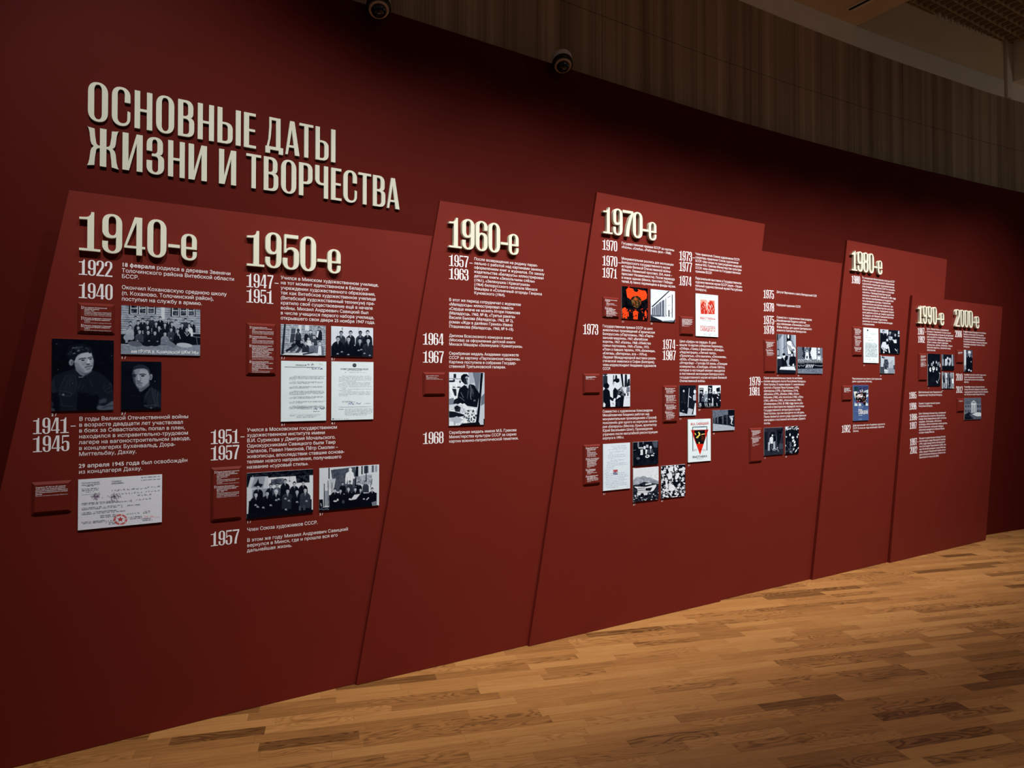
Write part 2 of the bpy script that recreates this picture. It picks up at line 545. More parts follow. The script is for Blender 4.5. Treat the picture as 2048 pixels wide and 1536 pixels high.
# ================================================================== the setting
def ribbon(name, s0, s1, z0, z1, goff, material, thick=.02, n=60, uvs=False):
    """An upright band that follows the wall's curve, thick metres deep behind its face."""
    V, F = [], []
    for i in range(n + 1):
        s = s0 + (s1 - s0) * i / n
        g = wallg(s) + goff
        V += [W(s, z0, g), W(s, z1, g), W(s, z1, g - thick), W(s, z0, g - thick)]
    for i in range(n):
        a, b = 4 * i, 4 * i + 4
        F += [(a, b, b + 1, a + 1), (a + 1, b + 1, b + 2, a + 2), (a + 2, b + 2, b + 3, a + 3), (a + 3, b + 3, b, a)]
    F += [(0, 1, 2, 3), (4 * n + 3, 4 * n + 2, 4 * n + 1, 4 * n)]
    return structure(link_mesh(name, V, F, material, smooth=False))

# floor
M['floor'] = floor_material(math.radians(14.3), .0715, .34, .56)
structure(link_mesh('floor', [(-9, -4, 0), (16, -4, 0), (16, 14, 0), (-9, 14, 0)], [(0, 1, 2, 3)], M['floor']))

# the red exhibition wall and the veneered wall that rises behind it
wr = ribbon('wall_red', -5.5, 9.5, 0, WALL_H, 0, M['wallred'], thick=.05, n=90)

WOOD_TOP, SOFFIT, RISER = 4.58, 4.765, 5.16
M['dark'] = mat('dark_gap', (.012, .009, .008), .8, .1)
M['fascia'] = mat('painted_fascia', (.80, .75, .69), .6, .2, bump=(60, .1))
M['riser'] = mat('painted_riser', (.72, .58, .42), .6, .2, bump=(60, .1))

_sm = [at(x, y, 0, lambda q: wallg(q) - .07)[0] for x, y in ((1519, 200), (1597.7, 220), (1669, 240), (1738, 255), (1802, 270), (1866, 285), (1926, 300))]
SEAMW = (_sm[-1] - _sm[0]) / 6
SEAM0 = _sm[0]
def veneer_wall():
    V, F, UV = [], [], []
    def quad(sa, sb, za, zb, g, n=3):
        for i in range(n):
            s0, s1 = sa + (sb - sa) * i / n, sa + (sb - sa) * (i + 1) / n
            k = len(V)
            V.extend([W(s0, za, wallg(s0) + g), W(s1, za, wallg(s1) + g), W(s1, zb, wallg(s1) + g), W(s0, zb, wallg(s0) + g)])
            F.append((k, k + 1, k + 2, k + 3))
            UV.extend([(s0, za), (s1, za), (s1, zb), (s0, zb)])
    mats = []
    seams = []
    s = SEAM0 - 12 * SEAMW
    while s < 9.5:
        seams.append(s); s += SEAMW
    for a, b in zip(seams, seams[1:]):
        for z0, z1 in ((0.02, 1.4), (1.404, 2.8), (2.804, 4.0485), (4.0515, WOOD_TOP)):
            quad(a + .0011, b - .0011, z0, z1, -.07)
    nv = len(F)
    for a, b in zip(seams, seams[1:]):
        quad(a, b, 0, WOOD_TOP, -.078)
    o = link_mesh('wall_veneer', V, F, M['veneer'])
    o.data.materials.append(M['dark'])
    for i, p in enumerate(o.data.polygons):
        if i >= nv: p.material_index = 1
    ul = o.data.uv_layers.new(name='UVMap')
    for p in o.data.polygons:
        for li, vi in zip(p.loop_indices, p.vertices):
            ul.data[li].uv = UV[vi]
    return structure(o)
veneer_wall()

_wc3 = lambda q: wallg(q) - .06
S_SOF, S_GAP, S_BEAM = (at(x, y, 0, _wc3)[0] for x, y in ((1713, 42.5), (2010.5, 137.7), (2023.5, 138.5)))
ribbon('trim_1', -5.4, S_GAP - .006, WOOD_TOP, SOFFIT, -.067, M['fascia'], thick=.05)
ribbon('trim_2', S_BEAM - .012, 9.4, WOOD_TOP, SOFFIT, -.067, M['fascia'], thick=.05, n=20)
ribbon('wall_riser', S_SOF, S_GAP - .006, SOFFIT, RISER + .25, -.072, M['riser'], thick=.05, n=30)
# upright strip that closes the joint, with the dark slit beside it
ribbon('trim_3', S_GAP + .012, S_BEAM - .014, WOOD_TOP, RISER + .1, -.045, M['fascia'], thick=.04, n=2)
ribbon('trim_4', S_SOF - .1, 9.4, WOOD_TOP - .02, RISER + .95, -.13, M['dark'], thick=.01, n=30)

def plan_slab(name, s0, s1, z0, z1, depth, material, n=30, gback=-.12):
    V, F = [], []
    for i in range(n + 1):
        s = s0 + (s1 - s0) * i / n
        a, b = W(s, z0, wallg(s) + gback), W(s, z0, depth)
        V += [a, b, b + Vector((0, 0, z1 - z0)), a + Vector((0, 0, z1 - z0))]
    for i in range(n):
        a, b = 4 * i, 4 * i + 4
        F += [(a, a + 1, b + 1, b), (a + 1, a + 2, b + 2, b + 1), (a + 2, a + 3, b + 3, b + 2), (a + 3, a, b, b + 3)]
    F += [(0, 3, 2, 1), (4 * n, 4 * n + 1, 4 * n + 2, 4 * n + 3)]
    return structure(link_mesh(name, V, F, material))
plan_slab('ceiling_soffit', -5.4, S_SOF, SOFFIT, RISER + .25, 3.2, M['riser'])
plan_slab('ceiling_beam', S_BEAM, S_BEAM + 1.1, SOFFIT, RISER + .25, 3.2, M['fascia'], n=6, gback=-.10)

def egg_crate():
    """Open-cell ceiling: two families of thin blades."""
    V, F = [], []
    s0, s1, g0, g1 = S_SOF + .01, S_BEAM - .01, -.25, 3.15
    cell, t, z0, z1 = .105, .010, RISER, RISER + .05
    def box(sa, sb, ga, gb):
        k = len(V)
        for z in (z0, z1):
            V.extend([W(sa, z, ga), W(sb, z, ga), W(sb, z, gb), W(sa, z, gb)])
        F.extend([(k, k + 1, k + 2, k + 3), (k + 4, k + 7, k + 6, k + 5), (k, k + 4, k + 5, k + 1), (k + 1, k + 5, k + 6, k + 2), (k + 2, k + 6, k + 7, k + 3), (k + 3, k + 7, k + 4, k)])
    s = s0
    while s < s1:
        box(s, s + t, max(g0, wallg(s) - .05), g1); s += cell
    g = g0
    while g < g1:
        lo = s0
        while lo < s1 and wallg(lo) - .05 > g: lo += .05
        hi = s1
        while hi > s0 and wallg(hi) - .05 > g: hi -= .05
        if hi > lo: box(lo, hi, g, g + t)
        g += cell
    m = mat('ceiling_grid_metal', (.42, .32, .19), .5, .3)
    return structure(link_mesh('ceiling_grid', V, F, m))
egg_crate()
structure(link_mesh('ceiling_deck', [W(S_SOF, RISER + .9, -.6), W(S_BEAM + 1, RISER + .9, -.6), W(S_BEAM + 1, RISER + .9, 3.2), W(S_SOF, RISER + .9, 3.2)], [(0, 1, 2, 3)], M['dark']))

# slot air vent in the soffit
def vent():
    s, g = at_height(1694, 17, SOFFIT)
    r = empty('ceiling_vent', W(s, SOFFIT, g))
    def bar(name, x0, x1, z0, z1, m):
        v = [(x, y, z) for z in (z0, z1) for x, y in ((x0, 0), (x1, 0), (x1, -1.2), (x0, -1.2))]
        link_mesh(name, v, [(0, 1, 2, 3), (4, 7, 6, 5), (0, 4, 5, 1), (1, 5, 6, 2), (2, 6, 7, 3), (3, 7, 4, 0)], m, r)
    bar('slot', .004, .040, -.004, .0, M['dark'])
    bar('rim', -.008, .004, -.010, .0, M['fascia'])
    bar('rim', .040, .066, -.010, .0, M['fascia'])
    tag(r, 'narrow dark slot air vent in the pale soffit above the veneered wall', 'vent')
vent()

# ------------------------------------------------------------------ dome cameras on the veneered wall
def lathe(profile, n=40):
    V, F = [], []
    for r, y in profile:
        for i in range(n):
            a = 2 * math.pi * i / n
            V.append((r * math.cos(a), r * math.sin(a), y))
    m = len(profile)
    for j in range(m - 1):
        for i in range(n):
            a, b = j * n + i, j * n + (i + 1) % n
            F.append((a, b, b + n, a + n))
    F.append(tuple(range(n - 1, -1, -1)))
    F.append(tuple(range((m - 1) * n, m * n)))
    return V, F

M['cam_white'] = mat('white_plastic', (.72, .76, .82), .35, .4)
M['cam_black'] = mat('black_plastic', (.008, .008, .010), .3, .4)
M['cam_ring'] = mat('beige_ring', (.62, .46, .40), .4, .4)
M['cam_dome'] = mat('dark_dome', (.004, .007, .012), .06, .9)
M['cam_lens'] = mat('lens_ring', (.03, .028, .025), .25, .5)

def dome_camera(px, py, tilt, label):
    s, z = at(px, py, -.0, curve=lambda q: wallg(q) + .075)
    g = wallg(s) + .075
    r = empty('dome_camera', W(s, z, g))
    r.rotation_euler = (0, 0, math.atan2(-W(s, z, g).x, W(s, z, g).y) * .6 + PHI * .4)
    rot = Matrix.Rotation(math.radians(90 + tilt), 4, 'X')          # the axis points at the room and downwards
    def part(name, prof, m, parent):
        V, F = lathe(prof)
        me = [rot @ Vector(v) for v in V]
        return link_mesh(name, me, F, m, parent, smooth=True)
    part('mounting_base', [(.058, -.062), (.064, -.055), (.066, -.012), (.064, -.010)], M['cam_white'], r)
    part('housing', [(.0645, -.012), (.066, -.008), (.0645, .016), (.060, .020), (.052, .021)], M['cam_black'], r)
    part('trim_ring', [(.0525, .018), (.0535, .024), (.050, .028), (.042, .029), (.040, .026)], M['cam_ring'], r)
    d = part('dome', [(.0405 * math.cos(a), .024 + .036 * math.sin(a)) for a in [math.pi / 2 * i / 12 for i in range(12)]] + [(.002, .060)], M['cam_dome'], r)
    part('lens', [(.016, .056), (.017, .058), (.015, .061), (.010, .0605), (.009, .058)], M['cam_lens'], d)
    # bracket back to the wall
    v = [(x, y, z_) for x in (-.03, .03) for y in (-.0, .13) for z_ in (-.012, .012)]
    off = rot @ Vector((0, 0, -.058))
    v = [(a + off.x, b + off.y, c + off.z) for a, b, c in v]
    link_mesh('bracket', v, [(0, 1, 3, 2), (4, 6, 7, 5), (0, 4, 5, 1), (2, 3, 7, 6), (0, 2, 6, 4), (1, 5, 7, 3)], M['cam_white'], r)
    tag(r, label, 'security camera', 'dome cameras at the top of the red wall')
dome_camera(757, 14, 64, 'white and black dome camera on the wall edge above the cream title, higher in view')
dome_camera(1125, 127, 62, 'white and black dome camera on the wall edge, the one nearer the ceiling grid')

# ================================================================== display boards
BT = .018                                            # board thickness
LAY = {1: 0.0, 2: .0195, 3: .039, 4: .0195, 5: .041, 6: .063}   # how far each board's face stands out
def z_at_s(a, b, s):
    return a[1] + (b[1] - a[1]) * (s - a[0]) / (b[0] - a[0])

def board(k, tl, bl, tr_line, tr_s, br_s, label):
    """tl, bl, tr_line: pixels of the top and foot of the slanted edge and of a second point on the top edge."""
    off = LAY[k]
    A, B, C = at(*tl, off), at(*bl, off), at(*tr_line, off)
    zt = z_at_s(A, C, tr_s)
    poly = [(B[0], 0.002), (br_s, 0.002), (tr_s, zt), A]
    s_ref = (A[0] + br_s) / 2
    f = Frame('timeline_board', s_ref, 0.0, off)
    # subdivided so that the board can follow the bend
    n, m = 14, 14
    P, F = [], []
    for d in (0.0, -BT):
        for j in range(m + 1):
            v = j / m
            for i in range(n + 1):
                u = i / n
                bs, ts, tz = B[0] + (br_s - B[0]) * u, A[0] + (tr_s - A[0]) * u, A[1] + (zt - A[1]) * u
                P.append((bs + (ts - bs) * v, .002 + (tz - .002) * v, d))
    w, back = n + 1, (n + 1) * (m + 1)
    for j in range(m):
        for i in range(n):
            q = j * w + i
            F += [(q, q + 1, q + w + 1, q + w), (back + q, back + q + w, back + q + w + 1, back + q + 1)]
    for j in range(m):
        q, r = j * w, j * w + n
        F += [(q, q + w, back + q + w, back + q), (r, back + r, back + r + w, r + w)]
    for i in range(n):
        q, r = i, m * w + i
        F += [(q, back + q, back + q + 1, q + 1), (r, r + 1, back + r + 1, back + r)]
    f.mesh('board', P, F, M['red'])
    tag(f.root, label, 'display board', 'slanted boards of the timeline')
    return f

def s_of(px, py, off):
    return at(px, py, off)[0]

BD = {}
sP2b, sP3b = s_of(713, 1367.5, LAY[2]), s_of(1058, 1288, LAY[3])
BD[1] = board(1, (138.5, 380.2), (-136, 1576), (864, 471.6), s_of(880, 401.5, LAY[2]) + .05, sP2b + .06,
              'broad dark red board headed 1940s and 1950s, first of the slanted timeline boards')
BD[2] = board(2, (880.1, 401.4), (713, 1367.5), (1181.5, 447.1), s_of(1194, 384, LAY[3]) + .05, sP3b + .06,
              'dark red slanted board headed 1960s, overlapping the broad 1940s board')
BD[3] = board(3, (1194.2, 384.2), (1058, 1288), (1530, 448), s_of(1530, 448, LAY[3]), s_of(1441, 1198, LAY[3]),
              'dark red slanted board headed 1970s, reaching highest of the timeline boards')
BD[4] = board(4, (1490, 496.4), (1400, 1208), (1686.1, 527.1), s_of(1694.6, 480, LAY[5]) + .06, s_of(1625, 1155, LAY[5]) + .06,
              'dark red slanted board without a cream heading, between the 1970s and 1980s boards')
BD[5] = board(5, (1694.6, 479.9), (1625, 1154.9), (1894.1, 518.7), s_of(1894.1, 518.7, LAY[5]), s_of(1850, 1105, LAY[5]),
              'dark red slanted board headed 1980s, its shaded edge beside the board without heading')
BD[6] = board(6, (1825.1, 590.5), (1780, 1120.6), (2005.3, 613.8), s_of(2005.3, 613.8, LAY[6]), s_of(1971.5, 1074.9, LAY[6]),
              'dark red slanted board headed 1990s and 2000s, last and lowest of the timeline boards')

INK = .0004
def add_year(k, txt, xl, yb, yt, xr, xdash=None):
    off = LAY[k]
    s0, z0 = at(xl, yb, off)
    _, z1 = at(xl, yt, off)
    s1 = s_of(xr, yb, off)
    ws = [GLYPH[c][0] for c in txt]
    gap = .035
    tot = sum(ws) + gap * (len(ws) - 1)
    kx = (s1 - s0) / tot
    x, P, F = s0, [], []
    def put(c, a, b):
        p, f = glyph_mesh(c, a, b, z0, z1, INK, INK)
        n = len(P); P.extend(p); F.extend(tuple(i + n for i in q) for q in f)
    for c, w in zip(txt, ws):
        put(c, x, x + w * kx); x += (w + gap) * kx
    if xdash:
        put('–', s1 + .006, s_of(xdash, yb, off))
    BD[k].mesh('printed_year', P, F, M['white'])

def text_block(lines, xl_s, z_first, pitch, kx, size):
    """Lines set flush left: points (s, z) and faces."""
    P, F = [], []
    for i, ln in enumerate(lines):
        if not ln: continue
        V, f, _ = text_line(ln)
        n = len(P)
        P += [(xl_s + x * size * kx, z_first - i * pitch + y * size) for x, y in V]
        F += [tuple(j + n for j in q) for q in f]
    return P, F

def add_para(k, txt, xl, y1, yn, xr, pitch=None):
    off = LAY[k]
    lines = txt.split('/')
    s0, z1 = at(xl, y1, off)
    if pitch is None:
        _, zn = at(xl, yn, off)
        pitch = (z1 - zn) / (len(lines) - 1)
    s1 = s_of(xr, y1, off)
    size = pitch * .93
    kx = (s1 - s0) / (text_line(lines[0])[2] * size)
    P, F = text_block(lines, s0, z1, pitch, kx, size)
    BD[k].mesh('printed_paragraph', [(s, z, INK) for s, z in P], F, M['white'])
    return pitch

# ---- years: board, digits, x left, baseline, top, x right, end of dash
for a in [
    (1, '1922', 157.5, 549.1, 518.0, 224.9), (1, '1940', 157.5, 595.7, 564.8, 225.2),
    (1, '1941', 65.9, 868.2, 836.3, 137.5, 151.4), (1, '1945', 65.9, 904.7, 872.6, 138.5),
    (1, '1947', 493.0, 573.8, 546.4, 546.5, 557.0), (1, '1951', 493.0, 604.6, 577.3, 546.5),
    (1, '1951', 421.5, 888.4, 859.9, 478.2, 489.0), (1, '1957', 421.5, 921.0, 892.3, 478.3),
    (1, '1957', 421.5, 1092.9, 1064.2, 478.3),
    (2, '1957', 898.0, 531.5, 508.6, 936.9, 945.0), (2, '1963', 898.0, 557.8, 535.3, 937.0),
    (2, '1964', 845.8, 689.0, 665.5, 887.2), (2, '1967', 845.8, 725.2, 701.5, 887.3), (2, '1968', 845.8, 888.2, 864.8, 887.1),
    (3, '1970', 1204.7, 499.0, 478.6, 1234.4), (3, '1970', 1204.7, 530.4, 510.1, 1234.6, 1242.6), (3, '1971', 1204.7, 554.3, 534.3, 1234.2),
    (3, '1973', 1358.2, 520.0, 500.9, 1383.9, 1390.0), (3, '1977', 1358.2, 541.5, 522.4, 1383.9), (3, '1974', 1358.2, 570.0, 551.0, 1382.9),
    (3, '1973', 1166.0, 668.1, 647.2, 1196.4), (3, '1974', 1325.0, 697.9, 678.3, 1350.6, 1356.5), (3, '1987', 1325.0, 719.8, 700.4, 1351.5),
    (4, '1975', 1526.6, 595.8, 578.9, 1547.7), (4, '1978', 1526.8, 621.8, 604.7, 1547.9),
    (4, '1975', 1526.9, 647.9, 630.7, 1548.0, 1552.8), (4, '1978', 1527.2, 667.2, 650.5, 1548.1),
    (4, '1979', 1498.4, 771.0, 753.5, 1520.6, 1525.8), (4, '1981', 1498.4, 790.8, 773.5, 1520.1),
    (5, '1980', 1702.8, 565.9, 550.4, 1720.2), (5, '1982', 1683.4, 865.4, 850.3, 1701.0),
    (6, '1987', 1835.2, 668.8, 655.1, 1848.9, 1852.4), (6, '1992', 1835.6, 684.8, 671.4, 1849.6), (6, '2006', 1910.2, 674.0, 660.7, 1923.7),
    (6, '2010', 1912.0, 760.8, 747.1, 1925.0), (6, '2012', 1912.3, 785.6, 772.5, 1925.3),
    (6, '1995', 1818.0, 797.2, 784.0, 1832.8), (6, '1996', 1818.5, 819.3, 805.6, 1832.8),
    (6, '1996', 1818.9, 840.9, 827.9, 1833.8, 1837.0), (6, '1997', 1819.2, 858.0, 844.4, 1833.3),
    (6, '1997', 1819.6, 891.1, 877.0, 1833.8, 1837.0), (6, '2002', 1820.1, 907.7, 893.4, 1834.4),
]:
    add_year(*a)

# ---- paragraphs: board, lines, x left, first baseline, last baseline, x right of the first line
p1 = add_para(1, '*18 февраля* родился в деревне Звенячи/Толочинского района Витебской области/БССР.', 243.2, 532.7, 555.8, 461.5)
add_para(1, 'Окончил Кохановскую среднюю школу/(п. Коханово, Толочинский район),/поступил на службу в армию.', 243.2, 577.9, 601, 453.5)
add_para(1, 'В годы Великой Отечественной войны/в возрасте двадцати лет участвовал/в боях за Севастополь, попал в плен,/находился в исправительно-трудовом/лагере на вагоностроительном заводе,/в концлагерях Бухенвальд, Дора-/Миттельбау, Дахау.', 157.8, 841.7, 912, 377)
add_para(1, '*29 апреля 1945 года* был освобождён/из концлагеря Дахау.', 157.2, 935.9, 947.7, 375.3)
add_para(1, 'Учился в Минском художественном училище,/на тот момент единственном в Беларуси/учреждении художественного образования,/так как Витебское художественное училище/(Витебский художественный техникум) пре-/кратило своё существование ещё в начале/войны. Михаил Андреевич Савицкий был/в числе учащихся первого набора училища,/открывшего свои двери 25 ноября 1947 года.', 561.4, 558.2, 638.8, 757)
p2 = add_para(1, 'Учился в Московском государственном/художественном институте имени/В.И. Сурикова у Дмитрия Мочальского./Однокурсниками Савицкого были Таир/Салахов, Павел Никонов, Пётр Смолин –/живописцы, впоследствии ставшие основа-/телями нового направления, получившего/название «суровый стиль».', 493.8, 863.4, 937.7, 674.4)
add_para(1, 'Член Союза художников СССР.', 493.8, 1063, 0, 635.4, pitch=p2)
add_para(1, 'В этом же году Михаил Андреевич Савицкий/вернулся в Минск, где и прошла вся его/дальнейшая жизнь.', 493.8, 1084.1, 1104.6, 696.3)
add_para(2, 'После возвращения на родину парал-/лельно с работой над картинами занялся/оформлением книг и журналов. По заказу/издательства «Беларусь» иллюстрировал/детские книги «Зязюльчыны слёзы»/(1961), «Зелянушка і Кракатушка»/(1964) белорусского писателя Михася/Машары и «Солнечный огород» Генриха/Куновского (1964).', 948.1, 520.1, 588.1, 1075.5)
add_para(2, 'В этот же период сотрудничал с журналом/«Маладосць»: иллюстрировал повести/«Сердце иначе не может» Игоря Новикова/(Маладосць, 1960, № 8), «Третья ракета»/Василя Быкова (Маладосць, 1962, № 2),/роман «Жди в далёких Гринях» Ивана/Пташникова (Маладосць, 1960, № 9–10).', 898, 601.8, 655.2, 1041.8)
add_para(2, 'Диплом Всесоюзного конкурса книги/(Москва) за оформление детской книги/Михася Машары «Зелянушка і Кракатушка».', 898, 673.7, 690.8, 1025.1)
add_para(2, 'Серебряная медаль Академии художеств/СССР за картину «Партизанская мадонна»./Картина поступила в собрание Государ-/ственной Третьяковской галереи.', 898, 709.2, 735.3, 1037.4)
add_para(2, 'Серебряная медаль имени М.Б. Грекова/Министерства культуры СССР за серию/картин военно-патриотической тематики.', 898, 868, 885.5, 1033)
add_para(3, 'Государственная премия БССР за картины/«Казнь», «Хлебы», «Рабочие» (все – 1968).', 1242.9, 488.2, 495.6, 1348.4)
add_para(3, 'Монументальная роспись для экспозиции/Белорусского государственного музея/истории Великой Отечественной войны/(Минск, Ленинский проспект, 25А, ныне –/проспект Независимости). После переезда/в новое здание (Минск, проспект Победи-/телей, 8) панно перемещено в фонды музея.', 1242.9, 519, 564.7, 1347.1)
add_para(3, 'Член правления Союза художников СССР;/секретарь правления Союза художников/БССР; член жюри по присуждению медалей/имени М.Б. Грекова Министерства культуры/СССР; член комиссии по Государственным/премиям БССР.', 1390.5, 509.5, 544.4, 1479.5)
add_para(3, 'Персональная выставка в Государственном/художественном музее БССР (ныне – Нацио-/нальный художественный музей Республики/Беларусь).', 1390.5, 558.4, 580.3, 1482.9)
add_para(3, 'Государственная премия СССР за цикл/живописных произведений «Героическая/Белоруссия» («Партизаны», 1963; «Парти-/занская мадонна», 1967; «Витебские/ворота», 1967; «Казнь», 1968; «Убийство/семьи партизана», 1969; «Поле», 1973;/«Плач о павших героях», 1974; «Беженцы»,/«Клятва», «Ветераны», все – 1970-е)./Лауреат Международной выставки реали-/стической живописи в Софии (Болгария);/член-корреспондент Академии художеств/СССР.', 1205.2, 654.2, 739.7, 1305.1)
add_para(3, 'Цикл «Цифры на сердце». В цикл/вошли 16 картин («Мадонна Биркенау»,/«Отбор», «Танец с факелами», «Канада»,/«Надсмотрщик», «Летний театр»,/«Проклятье», «Эти выжили», «Опознание»,/«SOS!», «Поющие лошади», «Побег»,/«Эттерсберг – Голгофа XX века», «Поющие/коммунисты», «Свобода», «Узник 32815»),/которые в настоящий момент находятся/в постоянной экспозиции Белорусского/государственного музея истории Великой/Отечественной войны.', 1359, 684.5, 764, 1432.2)
add_para(3, 'Совместно с художником Александром/Михайловичем Кищенко работал над/монументальным произведением «Триумф/поколений» для одного из корпусов санато-/рия «Беларусь» (Мисхор, Крым, архитектор/Юрий Васильевич Шпит). Произведение/утрачено после масштабной реконструкции/корпуса в 1990-х.', 1205.2, 825.3, 879, 1305.2)
p4 = add_para(4, 'Совместно с художником Александром/Михайловичем Кищенко работал/над гобеленами «Ленинизм» и «СССР./Этапы побед» для здания Центрального/комитета Компартии Белоруссии.', 1553.2, 636.2, 662.2, 1623.5)
add_para(4, 'Депутат Верховного совета Белорусской ССР.', 1552.9, 585.4, 0, 1633.9, pitch=p4)
add_para(4, 'Народный художник СССР.', 1552.9, 611.2, 0, 1601.7, pitch=p4)
add_para(4, 'Серия монументальных панно по мотивам/поэзии народного поэта Республики Беларусь/Янки Купалы. В серию вошли 11 живописных/полотен: «Портрет Янки Купалы» (1979),/«Белорусы» (1979), «Партизаны» (1979),/«Мужики» (1979), «Жатва» (1980), «Колы-/бельная» (1980), «На сенокосе» (1980), «Лён»/(1981), «Мечта» (1981), «Колхозница» (1981),/«Коммунары» (1981). *В 1982 году* панно раз-/местили в пространстве парадной лестницы/Государственного литературного музея/Янки Купалы, где они находятся по сей день./Панно являются своего рода художественным/эпиграфом к постоянной экспозиции «Дорога/поэта».', 1527.2, 757.8, 848.7, 1604.7)
add_para(5, 'По инициативе Министерства культуры БССР/в Минске для последипломного образования/художников открыты две творческие мастер-/ские Академии художеств СССР по специали-/зацией «станковая скульптура» и «станковая/живопись». Руководителем мастерской/живописи назначен М.А. Савицкий. *С 1991 года*/мастерские преобразованы в государствен-/ное учреждение культуры «Творческие/академические мастерские живописи, гра-/фики и скульптуры Министерства культуры/Республики Беларусь». Учреждение продол-/жало работать вплоть до смерти художника./За тридцать лет Михаил Савицкий воспитал/несколько поколений художников,/различных по своим творческим методам/и направлениям.', 1724.3, 556.8, 649.3, 1789)
add_para(5, 'Персональная выставка в Центральном/доме художника (Москва).', 1704.3, 758.9, 764.4, 1763.3)
add_para(5, 'Действительный член Академии художеств/СССР. В этом же году награждён орденом/Ленина.', 1705.6, 852.9, 864.1, 1769.9)
add_para(6, 'Цикл «Чёрная быль», посвящённый/трагедии в Чернобыле. В серию вошли/10 произведений, которые на сегодняшний/день находятся в собрании Музея истории/города Минска: «Эвакуация», «Дрогой»,/«Плач о земле», «Крест надежды»,/«Покинутые», «Доля», «Реквием», «Черно-/быльская мадонна», «Запретная зона»,/«Ностальгия».', 1853.5, 659, 701.5, 1897.1)
add_para(6, '*5 марта* Указом Президента Республики/Беларусь Александра Григорьевича/Лукашенко за исключительные заслуги/в социально-экономическом развитии/Республики Беларусь Савицкому Михаилу/Андреевичу присвоено звание «Герой/Беларуси».', 1926.8, 664.6, 694.6, 1971.7)
add_para(6, '*8 ноября* скончался на 89-м году жизни/после продолжительной болезни./Похоронен на Восточном кладбище/(Минск).', 1928.1, 750.9, 765.5, 1972.1)
add_para(6, '*7 сентября* открыта Художественная/галерея Михаила Савицкого (структурное/подразделение государственного учрежде-/ния «Музей истории города Минска»).', 1928.3, 775.4, 790.5, 1969.3)
add_para(6, 'Действительный член Национальной/академии наук Республики Беларусь.', 1836.7, 786.2, 791.9, 1883.9)
add_para(6, 'Лауреат Государственной премии/Республики Беларусь.', 1837.2, 808.6, 813.9, 1880)
add_para(6, 'Цикл «Заповеди блаженства», основанный/на евангельском сюжете о Нагорной про-/поведи. Все 8 завершённых работ («Чистые/сердцем», «Плачущие», «Изгнанные/за правду», «Благословенные, нищие духом»,/«Благословенные, жаждущие правды»,/«Кроткие») находятся в собрании Музея/истории города Минска.', 1837.4, 828.9, 867.1, 1891.4)
add_para(6, 'Высшие государственные награды Респуб-/лики Беларусь: орден Франциска Скорины/(1997), орден фонда Святого Всехвального/апостола Андрея Первозванного (2002), зва-/ние «Почётный гражданин города Минска»/(2002), лауреат Специальной премии прези-/дента Республики Беларусь в области изо-/бразительного искусства (2002).', 1838.3, 878.5, 916.8, 1891.4)

# ================================================================== cream relief headings
def heading(k, txt, xs, yb, yt, label):
    """xs: pixel x-range of every character; yb, yt: baseline and top at the first one."""
    off = LAY[k] + .020                       # the faces were measured, they stand out from the board
    x0 = xs[0][0]
    _, z0 = at(x0, yb, off)
    _, z1 = at(x0, yt, off)
    ss = [(s_of(a, yb, off), s_of(b, yb, off)) for a, b in xs]
    f = Frame('decade_heading', ss[0][0], z0, LAY[k] + .0006)
    for c, (a, b) in zip(txt, ss):
        p, fc = glyph_mesh(c, a, b, z0, z1, 0.0, .020)
        f.mesh({'-': 'hyphen', 'е': 'letter'}.get(c, 'numeral'), p, fc, M['cream'])
    tag(f.root, label, 'heading', 'cream decade headings')

def zx(lst, scale, ox):
    return [(ox + a / scale, ox + b / scale) for a, b in lst]
heading(1, '1940-е', zx([(515, 718), (735, 925), (945, 1145), (1165, 1347), (1365, 1475), (1488, 1637)], 4.763, 50), 499.8, 421,
        'cream relief heading for the 1940s, the largest, above the year 1922')
heading(1, '1950-е', zx([(122, 300), (312, 475), (490, 655), (670, 830), (845, 940), (950, 1082)], 5.12, 470), 530.8, 459.5,
        'cream relief heading for the 1950s, beside the 1940s one on the broad board')
heading(2, '1960-е', zx([(330, 475), (480, 620), (635, 768), (780, 912), (920, 1002), (1010, 1122)], 5.689, 840), 494, 433.4,
        'cream relief heading for the 1960s, alone on the second board')
heading(3, '1970-е', zx([(297, 395), (402, 500), (503, 612), (608, 710), (712, 772), (775, 855)], 5.251, 1150), 465.7, 412.8,
        'cream relief heading for the 1970s, on the highest slanted board')
heading(5, '1980-е', zx([(592, 695), (700, 800), (808, 902), (912, 1005), (1012, 1070), (1078, 1160)], 9.309, 1640), 540.4, 500.6,
        'cream relief heading for the 1980s, above the long narrow paragraph')
heading(6, '1990-е', zx([(430, 500), (507, 565), (582, 640), (658, 718), (722, 768), (772, 828)], 7.642, 1780), 646.3, 610.6,
        'cream relief heading for the 1990s, first of the two on the last board')
heading(6, '2000-е', zx([(1003, 1072), (1078, 1135), (1143, 1200), (1207, 1268), (1272, 1308), (1312, 1365)], 7.642, 1780), 652.8, 618.4,
        'cream relief heading for the 2000s, at the far end of the timeline')

